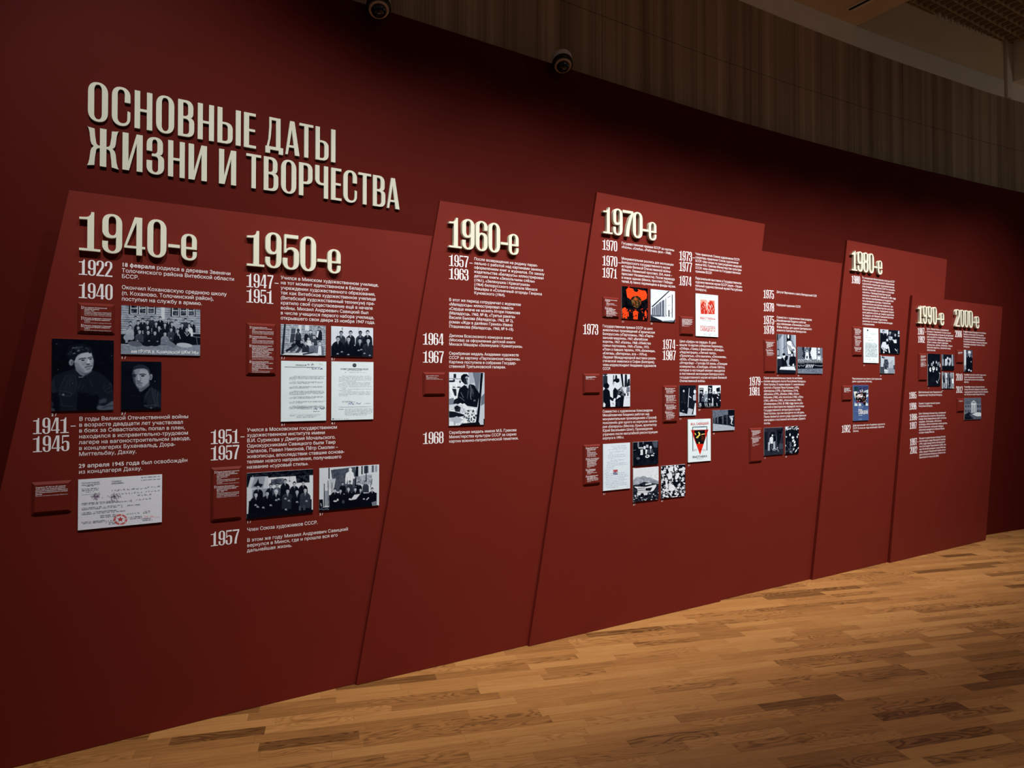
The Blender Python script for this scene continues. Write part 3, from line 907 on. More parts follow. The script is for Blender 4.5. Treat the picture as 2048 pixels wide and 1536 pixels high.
# ---- the title on the red wall
def title_word(txt, xs, zt, zb, label):
    th = .012
    cv = lambda q: wallg(q) + th
    f = None
    ss = [(at(a, 300, 0, cv)[0], at(b, 300, 0, cv)[0]) for a, b in xs]
    s_ref = ss[0][0]
    f = Frame('title_word', s_ref, zb, .0008, curve=wallg)
    for c, (a, b) in zip(txt, ss):
        p, fc = glyph_mesh(c, a, b, zb, zt, 0.0, th)
        f.mesh('letter', p, fc, M['stone'])
    tag(f.root, label, 'lettering', 'cream words of the title')
_cv2 = lambda q: wallg(q) + .012
ZT1, ZB1 = at(268.6, 179.9, 0, _cv2)[1], at(268.6, 255.3, 0, _cv2)[1]
ZT2, ZB2 = at(245, 264.2, 0, _cv2)[1], at(245, 338.8, 0, _cv2)[1]
A1 = lambda l: zx(l, 5.689, 150)
A2 = lambda l: zx(l, 5.851, 480)
title_word('ОСНОВНЫЕ', A1([(143, 372), (415, 627), (675, 877), (920, 1127), (1170, 1355), (1395, 1580), (1620, 1885)]) + A2([(45, 187)]), ZT1, ZB1,
           'longest cream relief word on the upper line of the title')
title_word('ДАТЫ', A2([(298, 505), (532, 697), (695, 857), (885, 1117)]), ZT1, ZB1, 'short cream relief word ending the upper line of the title')
title_word('ЖИЗНИ', A1([(137, 500), (540, 770), (815, 1015), (1060, 1250), (1293, 1502)]), ZT2, ZB2, 'five-letter cream relief word opening the lower line of the title')
title_word('И', A1([(1640, 1835)]), ZT2, ZB2, 'single cream relief letter standing as a word in the lower line of the title')
title_word('ТВОРЧЕСТВА', A2([(75, 248), (280, 450), (483, 660), (692, 850), (882, 1033), (1068, 1190), (1212, 1370), (1387, 1535), (1557, 1702), (1722, 1868)]), ZT2, ZB2,
           'long cream relief word ending the lower line of the title')

# ================================================================== red caption plates
rng = random.Random(4)
def fake_line(s0, s1, z, h, P, F):
    """An unreadable small line: word-long marks."""
    x = s0
    while x < s1 - .004:
        w = min(rng.uniform(.010, .030), s1 - x)
        t = h * rng.uniform(.8, 1.1)
        # every word is broken into letter-like strokes
        q = x
        while q < x + w - .0012:
            n = len(P)
            b = rng.uniform(.0011, .0022)
            P.extend([(q, z), (q + b, z), (q + b, z + t), (q, z + t)])
            F.append((n, n + 1, n + 2, n + 3))
            q += b + .0011
        x += w + h * .6

def plate(k, c, label, items, fill=.9, pad=(.18, .09)):
    """c: pixels of the four corners TL TR BL BR. items: list of (number, lines); a line is (weight, text or length)."""
    off = LAY[k]
    TL, TR, BL, BR = [at(x, y, off) for x, y in c]
    s0, s1 = (TL[0] + BL[0]) / 2, (TR[0] + BR[0]) / 2
    z1, z0 = (TL[1] + TR[1]) / 2, (BL[1] + BR[1]) / 2
    f = Frame('caption_plate', s0, z0, off + .0004)
    th, ch = .011, min(.012, (s1 - s0) * .08)
    def ring(i, d): return [(s0 + i, z0 + i, d), (s1 - i, z0 + i, d), (s1 - i, z1 - i, d), (s0 + i, z1 - i, d)]
    P = ring(0, 0) + ring(0, .002) + ring(ch, th)
    F = [(8, 9, 10, 11)]
    for a in (0, 4):
        for i in range(4):
            j = (i + 1) % 4
            F.append((a + i, a + j, a + 4 + j, a + 4 + i))
    f.mesh('plate', P, F, M['red'])
    w = s1 - s0
    units = sum(len(l) for _, l in items) + .9 * (len(items) - 1)
    lh = ((z1 - z0) * fill - ch - w * pad[1] * .5) / units
    xt = s0 + w * pad[0]
    z = z1 - ch - w * pad[1] * .5 - lh * .85
    for num, lines in items:
        blocks = {'white': ([], []), 'grey_print': ([], [])}
        if num:
            g = GLYPH[num][0]
            hh = lh * 1.9
            p, fc = glyph_mesh(num, xt - w * .085, xt - w * .085 + g * hh * .9, z - lh * .75, z - lh * .75 + hh, th + INK, th + INK)
            n = len(blocks['white'][0]); blocks['white'][0].extend((a, b) for a, b, _ in p)
            blocks['white'][1].extend(tuple(i + n for i in q) for q in fc)
            P2, F2 = blocks['white']; n = len(P2)
            xq = xt - w * .025
            P2.extend([(xq - .0012, z - lh * .75), (xq, z - lh * .75), (xq + .001, z + lh * 1.1), (xq - .0002, z + lh * 1.1)]); F2.append((n, n + 1, n + 2, n + 3))
        for wt, t in lines:
            if wt == 'g':
                z -= lh * .55 * t; continue
            key = 'white' if wt in 'bn' else 'grey_print'
            P2, F2 = blocks[key]
            if isinstance(t, str):
                V, fc, adv = text_line('*' + t + '*' if wt == 'b' else t)
                size = lh * .92
                kx = 1.12 if wt == 'b' else 1.2
                lim = (s1 - ch - .002 - xt) / (adv * size)
                kx = min(kx, lim)
                n = len(P2)
                P2.extend((xt + x * size * kx, z + y * size) for x, y in V)
                F2.extend(tuple(i + n for i in q) for q in fc)
            else:
                fake_line(xt, xt + (s1 - ch - .004 - xt) * t, z, lh * (.62 if wt == 'b' else .5), P2, F2)
            z -= lh
        z -= lh * .9
        for key, (P2, F2) in blocks.items():
            if P2: f.mesh('printed_caption', [(a, b, th + INK) for a, b in P2], F2, M[key])
    tag(f.root, label, 'caption plate', 'red caption plates')

b, n, g = 'b', 'n', 's'
MU = (g, 'Музей истории города Минска')
plate(1, [(155, 604.7), (229.9, 608.9), (155, 667.1), (229, 668.1)], 'dark red caption plate with three entries, above the portrait of the curly-haired youth',
      [('1', [(b, '6-я группа Кохановской'), (b, 'средней школы'), (n, 'Июнь 1934'), (n, 'Михаил Андреевич Савицкий'), (n, 'в верхнем ряду крайний справа'), MU]),
       ('2', [(b, 'Михаил Андреевич Савицкий'), (b, 'в военной форме рядового'), (n, '1940-е'), MU]),
       ('3', [(b, 'Михаил Андреевич Савицкий'), (b, 'в военной форме рядового'), (n, '1940-е'), MU])], fill=0.92)
plate(1, [(63.2, 964.4), (143.1, 960.1), (63.2, 1028.9), (143.1, 1023.3)], 'dark red caption plate beside the certificate with the red star stamp',
      [('', [(b, 'Справка № 253 от 29 апреля'), (b, '1945 года об освобождении'), (b, 'Михаила Андреевича Савицкого'), (b, 'из концентрационного лагеря'), (b, 'Дахау'), MU])], pad=(.10, .10), fill=0.45)
plate(1, [(492.2, 645.5), (551.8, 648.2), (492.2, 750.4), (551.4, 750)], 'tall dark red caption plate full of text, under the year 1951 on the broad board',
      [('1', [(b, 'Учащиеся Минского'), (b, 'художественного училища'), (n, '1951'), (n, 'Михаил Андреевич Савицкий'), (n, 'в нижнем ряду крайний слева'), MU]),
       ('2', [(b, 'Учащиеся Минского'), (b, 'художественного училища'), (n, '1950-е'), (n, 'Михаил Андреевич Савицкий'), (n, 'в верхнем ряду крайний справа'), MU]),
       ('3', [(b, 'Приказ Комитета по делам'), (b, 'искусств при Совете'), (b, 'Министров СССР от 1 августа'), (b, '1947 года № 371 во исполнение'), (b, 'распоряжения Совета'), (b, 'Министров СССР № 9630-р'), (b, 'от 1 сентября 1947 года'), (b, 'об открытии Минского'), (b, 'художественного училища'), (g, 'Российский государственный'), (g, 'архив литературы и искусства')]),
       ('4', [(b, 'Распоряжение Совета'), (b, 'Министров СССР от 25 июля'), (b, '1947 года № 9630-р'), (b, 'об открытии в Минске'), (b, 'с 1 сентября 1947 года'), (b, 'Минского художественного'), (b, 'училища'), (g, 'Государственный архив'), (g, 'Российской Федерации')])], fill=0.96)
plate(1, [(422.1, 935.1), (483.4, 931.8), (420.9, 1043.1), (482.6, 1036.3)], 'tall dark red caption plate with an empty lower half, beside the studio group photograph',
      [('1', [(b, 'Михаил Андреевич Савицкий'), (b, 'в Московском государ-'), (b, 'ственном художественном'), (b, 'институте имени'), (b, 'В.И. Сурикова'), (n, '1950-е'), (n, 'Михаил Андреевич Савицкий'), (n, 'в нижнем ряду крайний'), (n, 'справа'), MU]),
       ('2', [(b, 'Студенты Московского'), (b, 'государственного художест-'), (b, 'венного института имени'), (b, 'В.И. Сурикова'), (n, '1951–1957'), (n, 'Михаил Андреевич Савицкий'), (n, 'в нижнем ряду второй слева'), (n, 'рядом с преподавателем'), MU])], fill=0.57)
plate(2, [(845.5, 744.4), (890.1, 744.9), (845.8, 791.2), (889.8, 790.6)], 'small dark red caption plate beside the photograph of a man at a paint table',
      [('', [(b, 'Михаил Андреевич Савицкий'), (n, '1967'), (n, 'Фотограф Михаил Савин'), (g, .72), (g, .95)])], pad=(.11, .09), fill=0.32)
plate(3, [(1204.3, 593.3), (1237.2, 595.8), (1204.7, 634.8), (1236.7, 636.7)], 'dark red caption plate beside the orange and black mural picture',
      [('1', [(b, .95), (b, .3), (n, .2), (n, .7), (g, .9), (g, .3)]), ('2', [(b, .55), (b, .8), (b, .7), (b, .85), (b, .95), (b, .85), (g, .85), (g, .5)])], fill=0.96)
plate(3, [(1358.2, 632), (1386.1, 633.9), (1358.5, 670.1), (1385.6, 671)], 'dark red caption plate beside the white poster with the red drawing',
      [('', [(b, 1.), (b, .95), (b, .9), (b, 1.), (b, .95), (b, .85), (b, .95), (b, .8), (n, .2), (g, .7)])], pad=(.12, .10), fill=0.55)
plate(3, [(1165.2, 747.2), (1199.1, 747.2), (1165.6, 788.2), (1198.9, 787.6)], 'small dark red caption plate beside the handshake photograph',
      [('', [(b, .75), (b, .85), (b, .55), (n, .15), (g, .7)])], pad=(.12, .09), fill=0.30)
plate(3, [(1165.6, 889.1), (1199.9, 888.4), (1166.2, 971), (1199.5, 966.6)], 'tall dark red caption plate with four entries, beside the handwritten letter',
      [('1', [(b, .95), (b, .8), (b, .7), (n, .25), (n, .75), (n, .8), (n, .85), (n, .7), (g, .75)]), ('2', [(b, 1.), (b, .9), (b, .8), (b, .75), (b, .7), (b, .8), (n, .75), (n, .6), (g, .3)]),
       ('3', [(b, .7), (b, .75), (b, .5), (n, .8), (g, .3)]), ('4', [(b, .9), (b, .8), (b, .85), (b, .95), (n, .9), (g, .35)])], fill=0.93)
plate(3, [(1324.8, 770.9), (1353.4, 770.9), (1325.2, 845.3), (1353.2, 843.8)], 'tall dark red caption plate with four entries, beside the dark canvas photograph',
      [('1', [(b, .9), (b, .7), (b, .9), (b, .75), (g, .7)]), ('2', [(b, .9), (b, .85), (b, .9), (b, .8), (b, 1.), (g, .7), (g, .95)]),
       ('3', [(b, .75), (b, 1.), (b, .9), (b, .95), (g, .7)]), ('4', [(b, .6), (b, .8), (b, .7), (b, .85), (b, .8), (g, .75), (g, .5)])], fill=0.93)
plate(4, [(1526.5, 678.9), (1549.4, 679.8), (1527.3, 744.9), (1549.7, 744.6)], 'tall dark red caption plate beside the photograph of two men at a white table',
      [('1', [(b, .98), (b, .8), (b, .85), (b, .75), (b, .85), (b, .7), (b, .5), (n, .2), (g, .75)]), ('2', [(b, .85), (b, .8), (n, .2), (n, .8), (n, .95), (n, .85), (g, .7), (g, .8)])], fill=0.50)
plate(4, [(1497.3, 855.8), (1522.2, 855.8), (1498.2, 925.5), (1522.8, 922.6)], 'tall dark red caption plate beside the picture of a woman under an arch',
      [('1', [(b, .95), (b, .85), (b, .95), (b, .9), (b, .7), (b, .45), (n, .15), (g, .8)]), ('2', [(b, .95), (b, .9), (b, .7), (b, .75), (b, .7), (b, .65), (b, .4), (n, .1), (g, .85), (g, .6), (g, .3)])], fill=0.53)
plate(5, [(1703.9, 652.6), (1723.2, 654.3), (1704.3, 712.3), (1722.9, 711.6)], 'narrow dark red caption plate with three entries, beside the white typed letter',
      [('1', [(b, .7), (b, .95), (b, .95), (b, .85), (b, .9), (n, .6), (g, .75)]), ('2', [(b, .95), (b, .9), (b, .85), (n, .3), (n, .85), (n, .95), (n, .85), (n, .7), (n, .7), (n, .6), (g, .7)]), ('3', [(b, .95), (b, .9), (b, .85), (n, .3), (g, .8)])], fill=0.86)
plate(5, [(1682.7, 770.9), (1702.2, 770.9), (1682.7, 801.6), (1701.7, 801.1)], 'small dark red caption plate beside the blue poster',
      [('', [(b, .85), (b, .8), (b, .6), (b, .8), (b, .95), (b, .95), (b, .3), (g, .7)])], pad=(.16, .13), fill=0.46)
plate(6, [(1835.5, 706.6), (1851.8, 706.8), (1836.5, 761.6), (1852.5, 761.3)], 'tall dark red caption plate beside the dark picture of many pale faces',
      [('', [(b, .95), (b, .95), (b, .85), (b, .7), (g, .5)]), ('', [(b, .95), (b, .95), (b, .9), (n, .5), (g, .75)]), ('', [(b, .9), (b, .5), (b, .95), (b, .7), (b, .98), (b, .98), (n, .3), (g, .75)])], pad=(.18, .12), fill=0.50)
plate(6, [(1911.3, 699.7), (1925.3, 700.1), (1911.7, 726.5), (1925, 726.5)], 'small dark red caption plate under the paragraph beside the year 2006',
      [('', [(b, .95), (b, .9), (b, .85), (b, .7), (n, .2), (g, .8)])], pad=(.16, .14), fill=0.32)
plate(6, [(1912.5, 797.1), (1926.9, 796.8), (1912.8, 824.1), (1926.6, 823.3)], 'small dark red caption plate beside the photograph of the columned mansion',
      [('', [(b, .85), (b, .85), (n, .7), (g, .8)])], pad=(.18, .14), fill=0.25)

# ================================================================== mounted prints
class Pic:
    """A small painter for the printed pictures. Coordinates are given on a measuring frame (x0, x1, and the y of its four corners)."""
    def __init__(self, w, h, frame, bg=.5, seed=1):
        self.ss = 3
        self.W, self.H = int(w * self.ss), int(h * self.ss)
        self.fr = frame
        self.a = np.zeros((self.H, self.W, 3), np.float32)
        self.a[:] = self.c(bg)
        self.r = np.random.RandomState(seed)
        x0, x1 = frame[0], frame[1]
        self.k = self.W / (x1 - x0)                   # pixels per frame unit, across
        self.kv = self.H / ((frame[4] + frame[5] - frame[2] - frame[3]) / 2)
    def c(self, g):
        if isinstance(g, tuple): return np.array(g, np.float32)
        d, l = np.array((.022, .042, .085)), np.array((.93, .97, 1.0))
        t = max(0.0, min(1.0, g))
        t = .35 * t + .65 * t * t * (3 - 2 * t)
        return (d + (l - d) * t + np.array((-.012, 0, .03)) * math.sin(math.pi * t)).astype(np.float32)
    def uv(self, x, y):
        x0, x1, ya, yb, yc, yd = self.fr
        u = (x - x0) / (x1 - x0)
        t, b_ = ya + (yb - ya) * u, yc + (yd - yc) * u
        return u * self.W, (y - t) / (b_ - t) * self.H
    def _mask_poly(self, pts):
        P = [self.uv(*p) for p in pts]
        xs, ys = [p[0] for p in P], [p[1] for p in P]
        xa, xb = max(0, int(min(xs))), min(self.W, int(max(xs)) + 2)
        ya, yb = max(0, int(min(ys))), min(self.H, int(max(ys)) + 2)
        if xa >= xb or ya >= yb: return None
        X, Y = np.meshgrid(np.arange(xa, xb) + .5, np.arange(ya, yb) + .5)
        m = np.zeros(X.shape, bool)
        n = len(P)
        for i in range(n):
            (ax, ay), (bx, by) = P[i], P[(i + 1) % n]
            if ay == by: continue
            cnd = ((ay > Y) != (by > Y)) & (X < (bx - ax) * (Y - ay) / (by - ay) + ax)
            m ^= cnd
        return (slice(ya, yb), slice(xa, xb)), m
    def put(self, r, c, a=1.0):
        if r is None: return
        sl, m = r
        q = self.a[sl]
        q[m] = q[m] * (1 - a) + self.c(c) * a
    def p(self, c, *xy, a=1.0):
        self.put(self._mask_poly([(xy[i], xy[i + 1]) for i in range(0, len(xy), 2)]), c, a)
    def b(self, c, x0, y0, x1, y1, a=1.0):
        self.p(c, x0, y0, x1, y0, x1, y1, x0, y1, a=a)
    def e(self, c, cx, cy, rx, ry=None, rot=0.0, a=1.0):
        ry = rx if ry is None else ry
        n = 28; cr, sr = math.cos(rot), math.sin(rot)
        pts = []
        for i in range(n):
            t = 2 * math.pi * i / n
            x, y = rx * math.cos(t), ry * math.sin(t)
            pts.append((cx + x * cr - y * sr, cy + x * sr + y * cr))
        self.put(self._mask_poly(pts), c, a)
    def l(self, c, w, *xy, a=1.0):
        for i in range(0, len(xy) - 2, 2):
            x0, y0, x1, y1 = xy[i:i + 4]
            d = math.hypot(x1 - x0, y1 - y0) or 1
            nx, ny = -(y1 - y0) / d * w / 2, (x1 - x0) / d * w / 2
            self.p(c, x0 + nx, y0 + ny, x1 + nx, y1 + ny, x1 - nx, y1 - ny, x0 - nx, y0 - ny, a=a)
    def noise(self, amp, cell, x0=None, y0=None, x1=None, y1=None):
        """Blotchy grain over a region."""
        if x0 is None: xa, ya, xb, yb = 0, 0, self.W, self.H
        else:
            xa, ya = self.uv(x0, y0); xb, yb = self.uv(x1, y1)
            xa, ya, xb, yb = max(0, int(xa)), max(0, int(ya)), min(self.W, int(xb)), min(self.H, int(yb))
        h, w = yb - ya, xb - xa
        if h < 2 or w < 2: return
        cw, chh = max(2, int(w / (cell * self.k)) + 2), max(2, int(h / (cell * self.kv)) + 2)
        g = self.r.rand(chh, cw)
        yi, xi = np.linspace(0, chh - 1.001, h), np.linspace(0, cw - 1.001, w)
        y0_, x0_ = yi.astype(int), xi.astype(int)
        fy, fx = (yi - y0_)[:, None], (xi - x0_)[None, :]
        v = (g[y0_][:, x0_] * (1 - fy) * (1 - fx) + g[y0_ + 1][:, x0_] * fy * (1 - fx) + g[y0_][:, x0_ + 1] * (1 - fy) * fx + g[y0_ + 1][:, x0_ + 1] * fy * fx)
        self.a[ya:yb, xa:xb] = np.clip(self.a[ya:yb, xa:xb] + (amp * (v - .5))[..., None], 0, 1)
    def bust(self, x, y, s, coat=.08, hair=.05, face=.72, shirt=.8, body=4.2, turn=0.0, tie=True, wide=1.0):
        """Head of half-height s at x, y, with shoulders below."""
        w = wide
        self.p(coat, x - .35 * s, y + .8 * s, x + .35 * s, y + .8 * s, x + 1.35 * s * w, y + 1.45 * s, x + 1.85 * s * w, y + 2.3 * s, x + 2.0 * s * w, y + body * s,
               x - 2.0 * s * w, y + body * s, x - 1.85 * s * w, y + 2.3 * s, x - 1.35 * s * w, y + 1.45 * s)
        lit = min(1, coat + .17)
        if s * self.k > 6:
            self.p(coat + .05, x - .3 * s, y + 1.0 * s, x - 1.35 * s * w, y + 1.5 * s, x - 1.8 * s * w, y + 2.3 * s, x - 1.2 * s * w, y + 2.6 * s, x - .7 * s, y + 1.9 * s)
            self.l(lit, .13 * s, x - .4 * s, y + 1.1 * s, x - 1.3 * s * w, y + 1.5 * s, x - 1.8 * s * w, y + 2.3 * s, a=.8)
            self.l(lit, .10 * s, x + .5 * s, y + 1.15 * s, x + 1.3 * s * w, y + 1.5 * s, x + 1.8 * s * w, y + 2.4 * s, a=.55)
            j = self.r.uniform(-.12, .12)
            self.l(lit, .11 * s, x - 1.1 * s * w, y + 2.4 * s, x - (1.0 + j) * s * w, y + min(body, 3.8) * s, a=.7)
            self.l(lit, .11 * s, x + 1.1 * s * w, y + 2.4 * s, x + (1.05 + j) * s * w, y + min(body, 3.8) * s, a=.6)
            self.l(lit, .10 * s, x + 1.5 * s * w, y + 2.6 * s, x + 1.2 * s * w, y + 3.0 * s, a=.6)
        self.l(lit, .12 * s, x - .5 * s, y + 1.2 * s, x - .12 * s, y + 2.7 * s, a=.8)
        self.l(lit, .12 * s, x + .5 * s, y + 1.2 * s, x + .12 * s, y + 2.7 * s, a=.8)
        if shirt is not None:
            self.p(shirt, x - .32 * s, y + .95 * s, x + .32 * s, y + .95 * s, x + .06 * s, y + 2.2 * s, x - .06 * s, y + 2.2 * s)
            if tie: self.p(coat, x - .08 * s, y + 1.15 * s, x + .08 * s, y + 1.15 * s, x + .05 * s, y + 2.2 * s, x - .05 * s, y + 2.2 * s)
        self.p(face * .8, x - .32 * s, y + .5 * s, x + .32 * s, y + .5 * s, x + .3 * s, y + 1.15 * s, x, y + 1.3 * s, x - .3 * s, y + 1.15 * s)
        self.e(hair, x, y - .22 * s, .78 * s, .86 * s)
        self.e(face, x + .08 * s * turn, y + .14 * s, .64 * s, .84 * s)
        self.e(face * .72, x - .36 * s + .1 * turn * s, y + .22 * s, .24 * s, .6 * s, a=.6)
        self.p(hair, x - .74 * s, y - .05 * s, x - .66 * s, y - .7 * s, x, y - 1.02 * s, x + .66 * s, y - .7 * s, x + .72 * s, y - .05 * s, x + .48 * s, y - .42 * s, x - .2 * s, y - .5 * s, x - .55 * s, y - .3 * s)
        if s * self.k > 9:
            for q in (-.26, .28):
                self.e(face * .35, x + (q + .12 * turn) * s, y + .06 * s, .14 * s, .08 * s)
            self.l(face * .55, .08 * s, x + .05 * s + .12 * turn * s, y + .1 * s, x + .12 * s + .12 * turn * s, y + .42 * s)
            self.l(face * .4, .09 * s, x - .2 * s + .12 * turn * s, y + .62 * s, x + .24 * s + .12 * turn * s, y + .62 * s)
    def row(self, x0, y):
        """The y of the same printed row further along the print."""
        xa, xb, ya, yb, yc, yd = self.fr
        f = lambda x: (ya + (yb - ya) * (x - xa) / (xb - xa), yc + (yd - yc) * (x - xa) / (xb - xa))
        a, b_ = f(x0)
        v = (y - a) / (b_ - a)
        return lambda x: f(x)[0] + (f(x)[1] - f(x)[0]) * v
    def blur(self, r):
        n = max(1, int(r * self.k))
        for ax in (0, 1):
            for _ in range(2):
                c = np.cumsum(np.pad(self.a, [(n + 1, n) if i == ax else (0, 0) for i in range(3)], mode='edge'), axis=ax, dtype=np.float64)
                m = self.a.shape[ax]
                hi = np.take(c, np.arange(2 * n + 1, 2 * n + 1 + m), axis=ax)
                lo = np.take(c, np.arange(0, m), axis=ax)
                self.a = ((hi - lo) / (2 * n + 1)).astype(np.float32)
    def words(self, c, x0, x1, y, h, density=.9, a=1.0, word=(2.0, 6.0)):
        """A typed or written line that is too small to read."""
        x, yy = x0, self.row(x0, y)
        while x < x1:
            w = min(self.r.uniform(*word) * h, x1 - x)
            q = x
            while q < x + w:
                t = self.r.uniform(.22, .5) * h
                if self.r.rand() < density: self.b(c, q, yy(q) - h * self.r.uniform(.75, 1.05), q + t, yy(q), a=a)
                q += t + .16 * h
            x += w + h * .75
    def scrawl(self, c, x0, x1, y, h, w=None, slope=0.0):
        """Handwriting: a restless line with gaps."""
        w = w or h * .22
        x, yy = x0, self.row(x0, y)
        while x < x1:
            n = self.r.randint(3, 8)
            pts = []
            for i in range(n):
                pts += [x, yy(x) - (h * self.r.uniform(.2, 1.1) if i % 2 else h * self.r.uniform(-.25, .15))]
                x += h * self.r.uniform(.25, .5)
            if len(pts) >= 4: self.l(c, w, *pts)
            x += h * self.r.uniform(.4, .9)
    def colours(self, gw, gh):
        a = self.a[:self.H // self.ss * self.ss, :self.W // self.ss * self.ss]
        h, w = a.shape[0] // self.ss, a.shape[1] // self.ss
        a = a.reshape(h, self.ss, w, self.ss, 3).mean((1, 3))
        yi = np.clip(np.round(np.linspace(0, h - 1, gh)).astype(int), 0, h - 1)
        xi = np.clip(np.round(np.linspace(0, w - 1, gw)).astype(int), 0, w - 1)
        a = a[yi][:, xi]
        a = np.where(a <= .04045, a / 12.92, ((a + .055) / 1.055) ** 2.4)
        return a * .97

FIG = []
def mounted(k, c, name, label, cat, group, paint, fr, num='', bg=.5, th=.0058, res=1.15, seed=1):
    """A print on its board. c: pixel corners TL TR BL BR of its face; fr: measuring frame of the painter."""
    off = LAY[k]
    pt = [at(x, y, off + th) for x, y in c]
    s0, s1 = (pt[0][0] + pt[2][0]) / 2, (pt[1][0] + pt[3][0]) / 2
    z1, z0 = (pt[0][1] + pt[1][1]) / 2, (pt[2][1] + pt[3][1]) / 2
    f = Frame(name, s0, z0, off + .0010)
    P, F = prism([(s0, z0), (s1, z0), (s1, z1), (s0, z1)], 0.0, th - .0008)
    f.mesh('backing_board', P, F, M['core'])
    wpx = max(c[1][0] - c[0][0], 12)
    hpx = max((c[2][1] - c[0][1] + c[3][1] - c[1][1]) / 2, 12)
    wd = int(max(48, min(230, wpx * res * (1.35 if wpx < 60 else 1))))
    hd = int(wd * hpx / wpx * ((s1 - s0) / (z1 - z0) * hpx / wpx) ** 0)
    hd = int(max(40, min(260, hpx * res * (1.25 if hpx < 80 else 1))))
    pic = Pic(wd, hd, fr, bg, seed)
    paint(pic)
    colr = pic.colours(wd, hd)
    P = []
    for j in range(hd):
        z = z1 - (z1 - z0) * j / (hd - 1)
        for i in range(wd):
            P.append((s0 + (s1 - s0) * i / (wd - 1), z, th))
    F = []
    for j in range(hd - 1):
        for i in range(wd - 1):
            q = j * wd + i
            F.append((q, q + wd, q + wd + 1, q + 1))
    o = f.mesh('print', P, F, M['pic'])
    at_ = o.data.attributes.new('print', 'FLOAT_COLOR', 'POINT')
    rgba = np.ones((hd * wd, 4), np.float32)
    rgba[:, :3] = colr.reshape(-1, 3)
    at_.data.foreach_set('color', rgba.ravel())
    tag(f.root, label, cat, group)
    f.box = (s0, s1, z0, z1, th)
    if num:                                             # the figure number printed on the board below
        sq, zq = at(c[2][0], c[2][1], off)
        h = .0155 if k < 3 else .0150
        V, fc, adv = text_line('*' + num + ' /*')
        zb = zq - (.0205 if k < 3 else .0245)
        BD[k].mesh('photo_number', [(sq + x * h, zb + y * h, INK) for x, y in V], fc, M['white'])
    return f

def caption_on(f, txt, u0, v, u1, hfrac, m, bold=True, name='lettering', hand=False):
    """Readable lettering on a print; u, v as fractions from its upper corner, v at the baseline."""
    s0, s1, z0, z1, th = f.box
    if hand:
        V, fc, xs, adv = [], [], *positions(txt)
        rr = random.Random(7)
        for ch, x in zip(txt, xs):
            if ch == ' ': continue
            gv, g_ = glyph_outline(ch, 'b')
            dy, k, sh = rr.uniform(-.07, .07), rr.uniform(.85, 1.15), rr.uniform(-.05, .28)
            n = len(V)
            V += [(x + a + sh * b_, b_ * k + dy) for a, b_ in gv]
            fc += [tuple(j + n for j in q) for q in g_]
    else:
        V, fc, adv = text_line('*' + txt + '*' if bold else txt)
    w = (u1 - u0) * (s1 - s0)
    h = hfrac * (z1 - z0) / .72
    f.mesh(name, [(s0 + u0 * (s1 - s0) + x / adv * w, z1 - v * (z1 - z0) + y * h, th + .0005) for x, y in V], fc, m)

GP = 'photographs and documents of the timeline'
def add(k, c, name, label, cat, paint, fr, num='', **kw):
    return mounted(k, c, name, label, cat, GP, paint, fr, num, **kw)

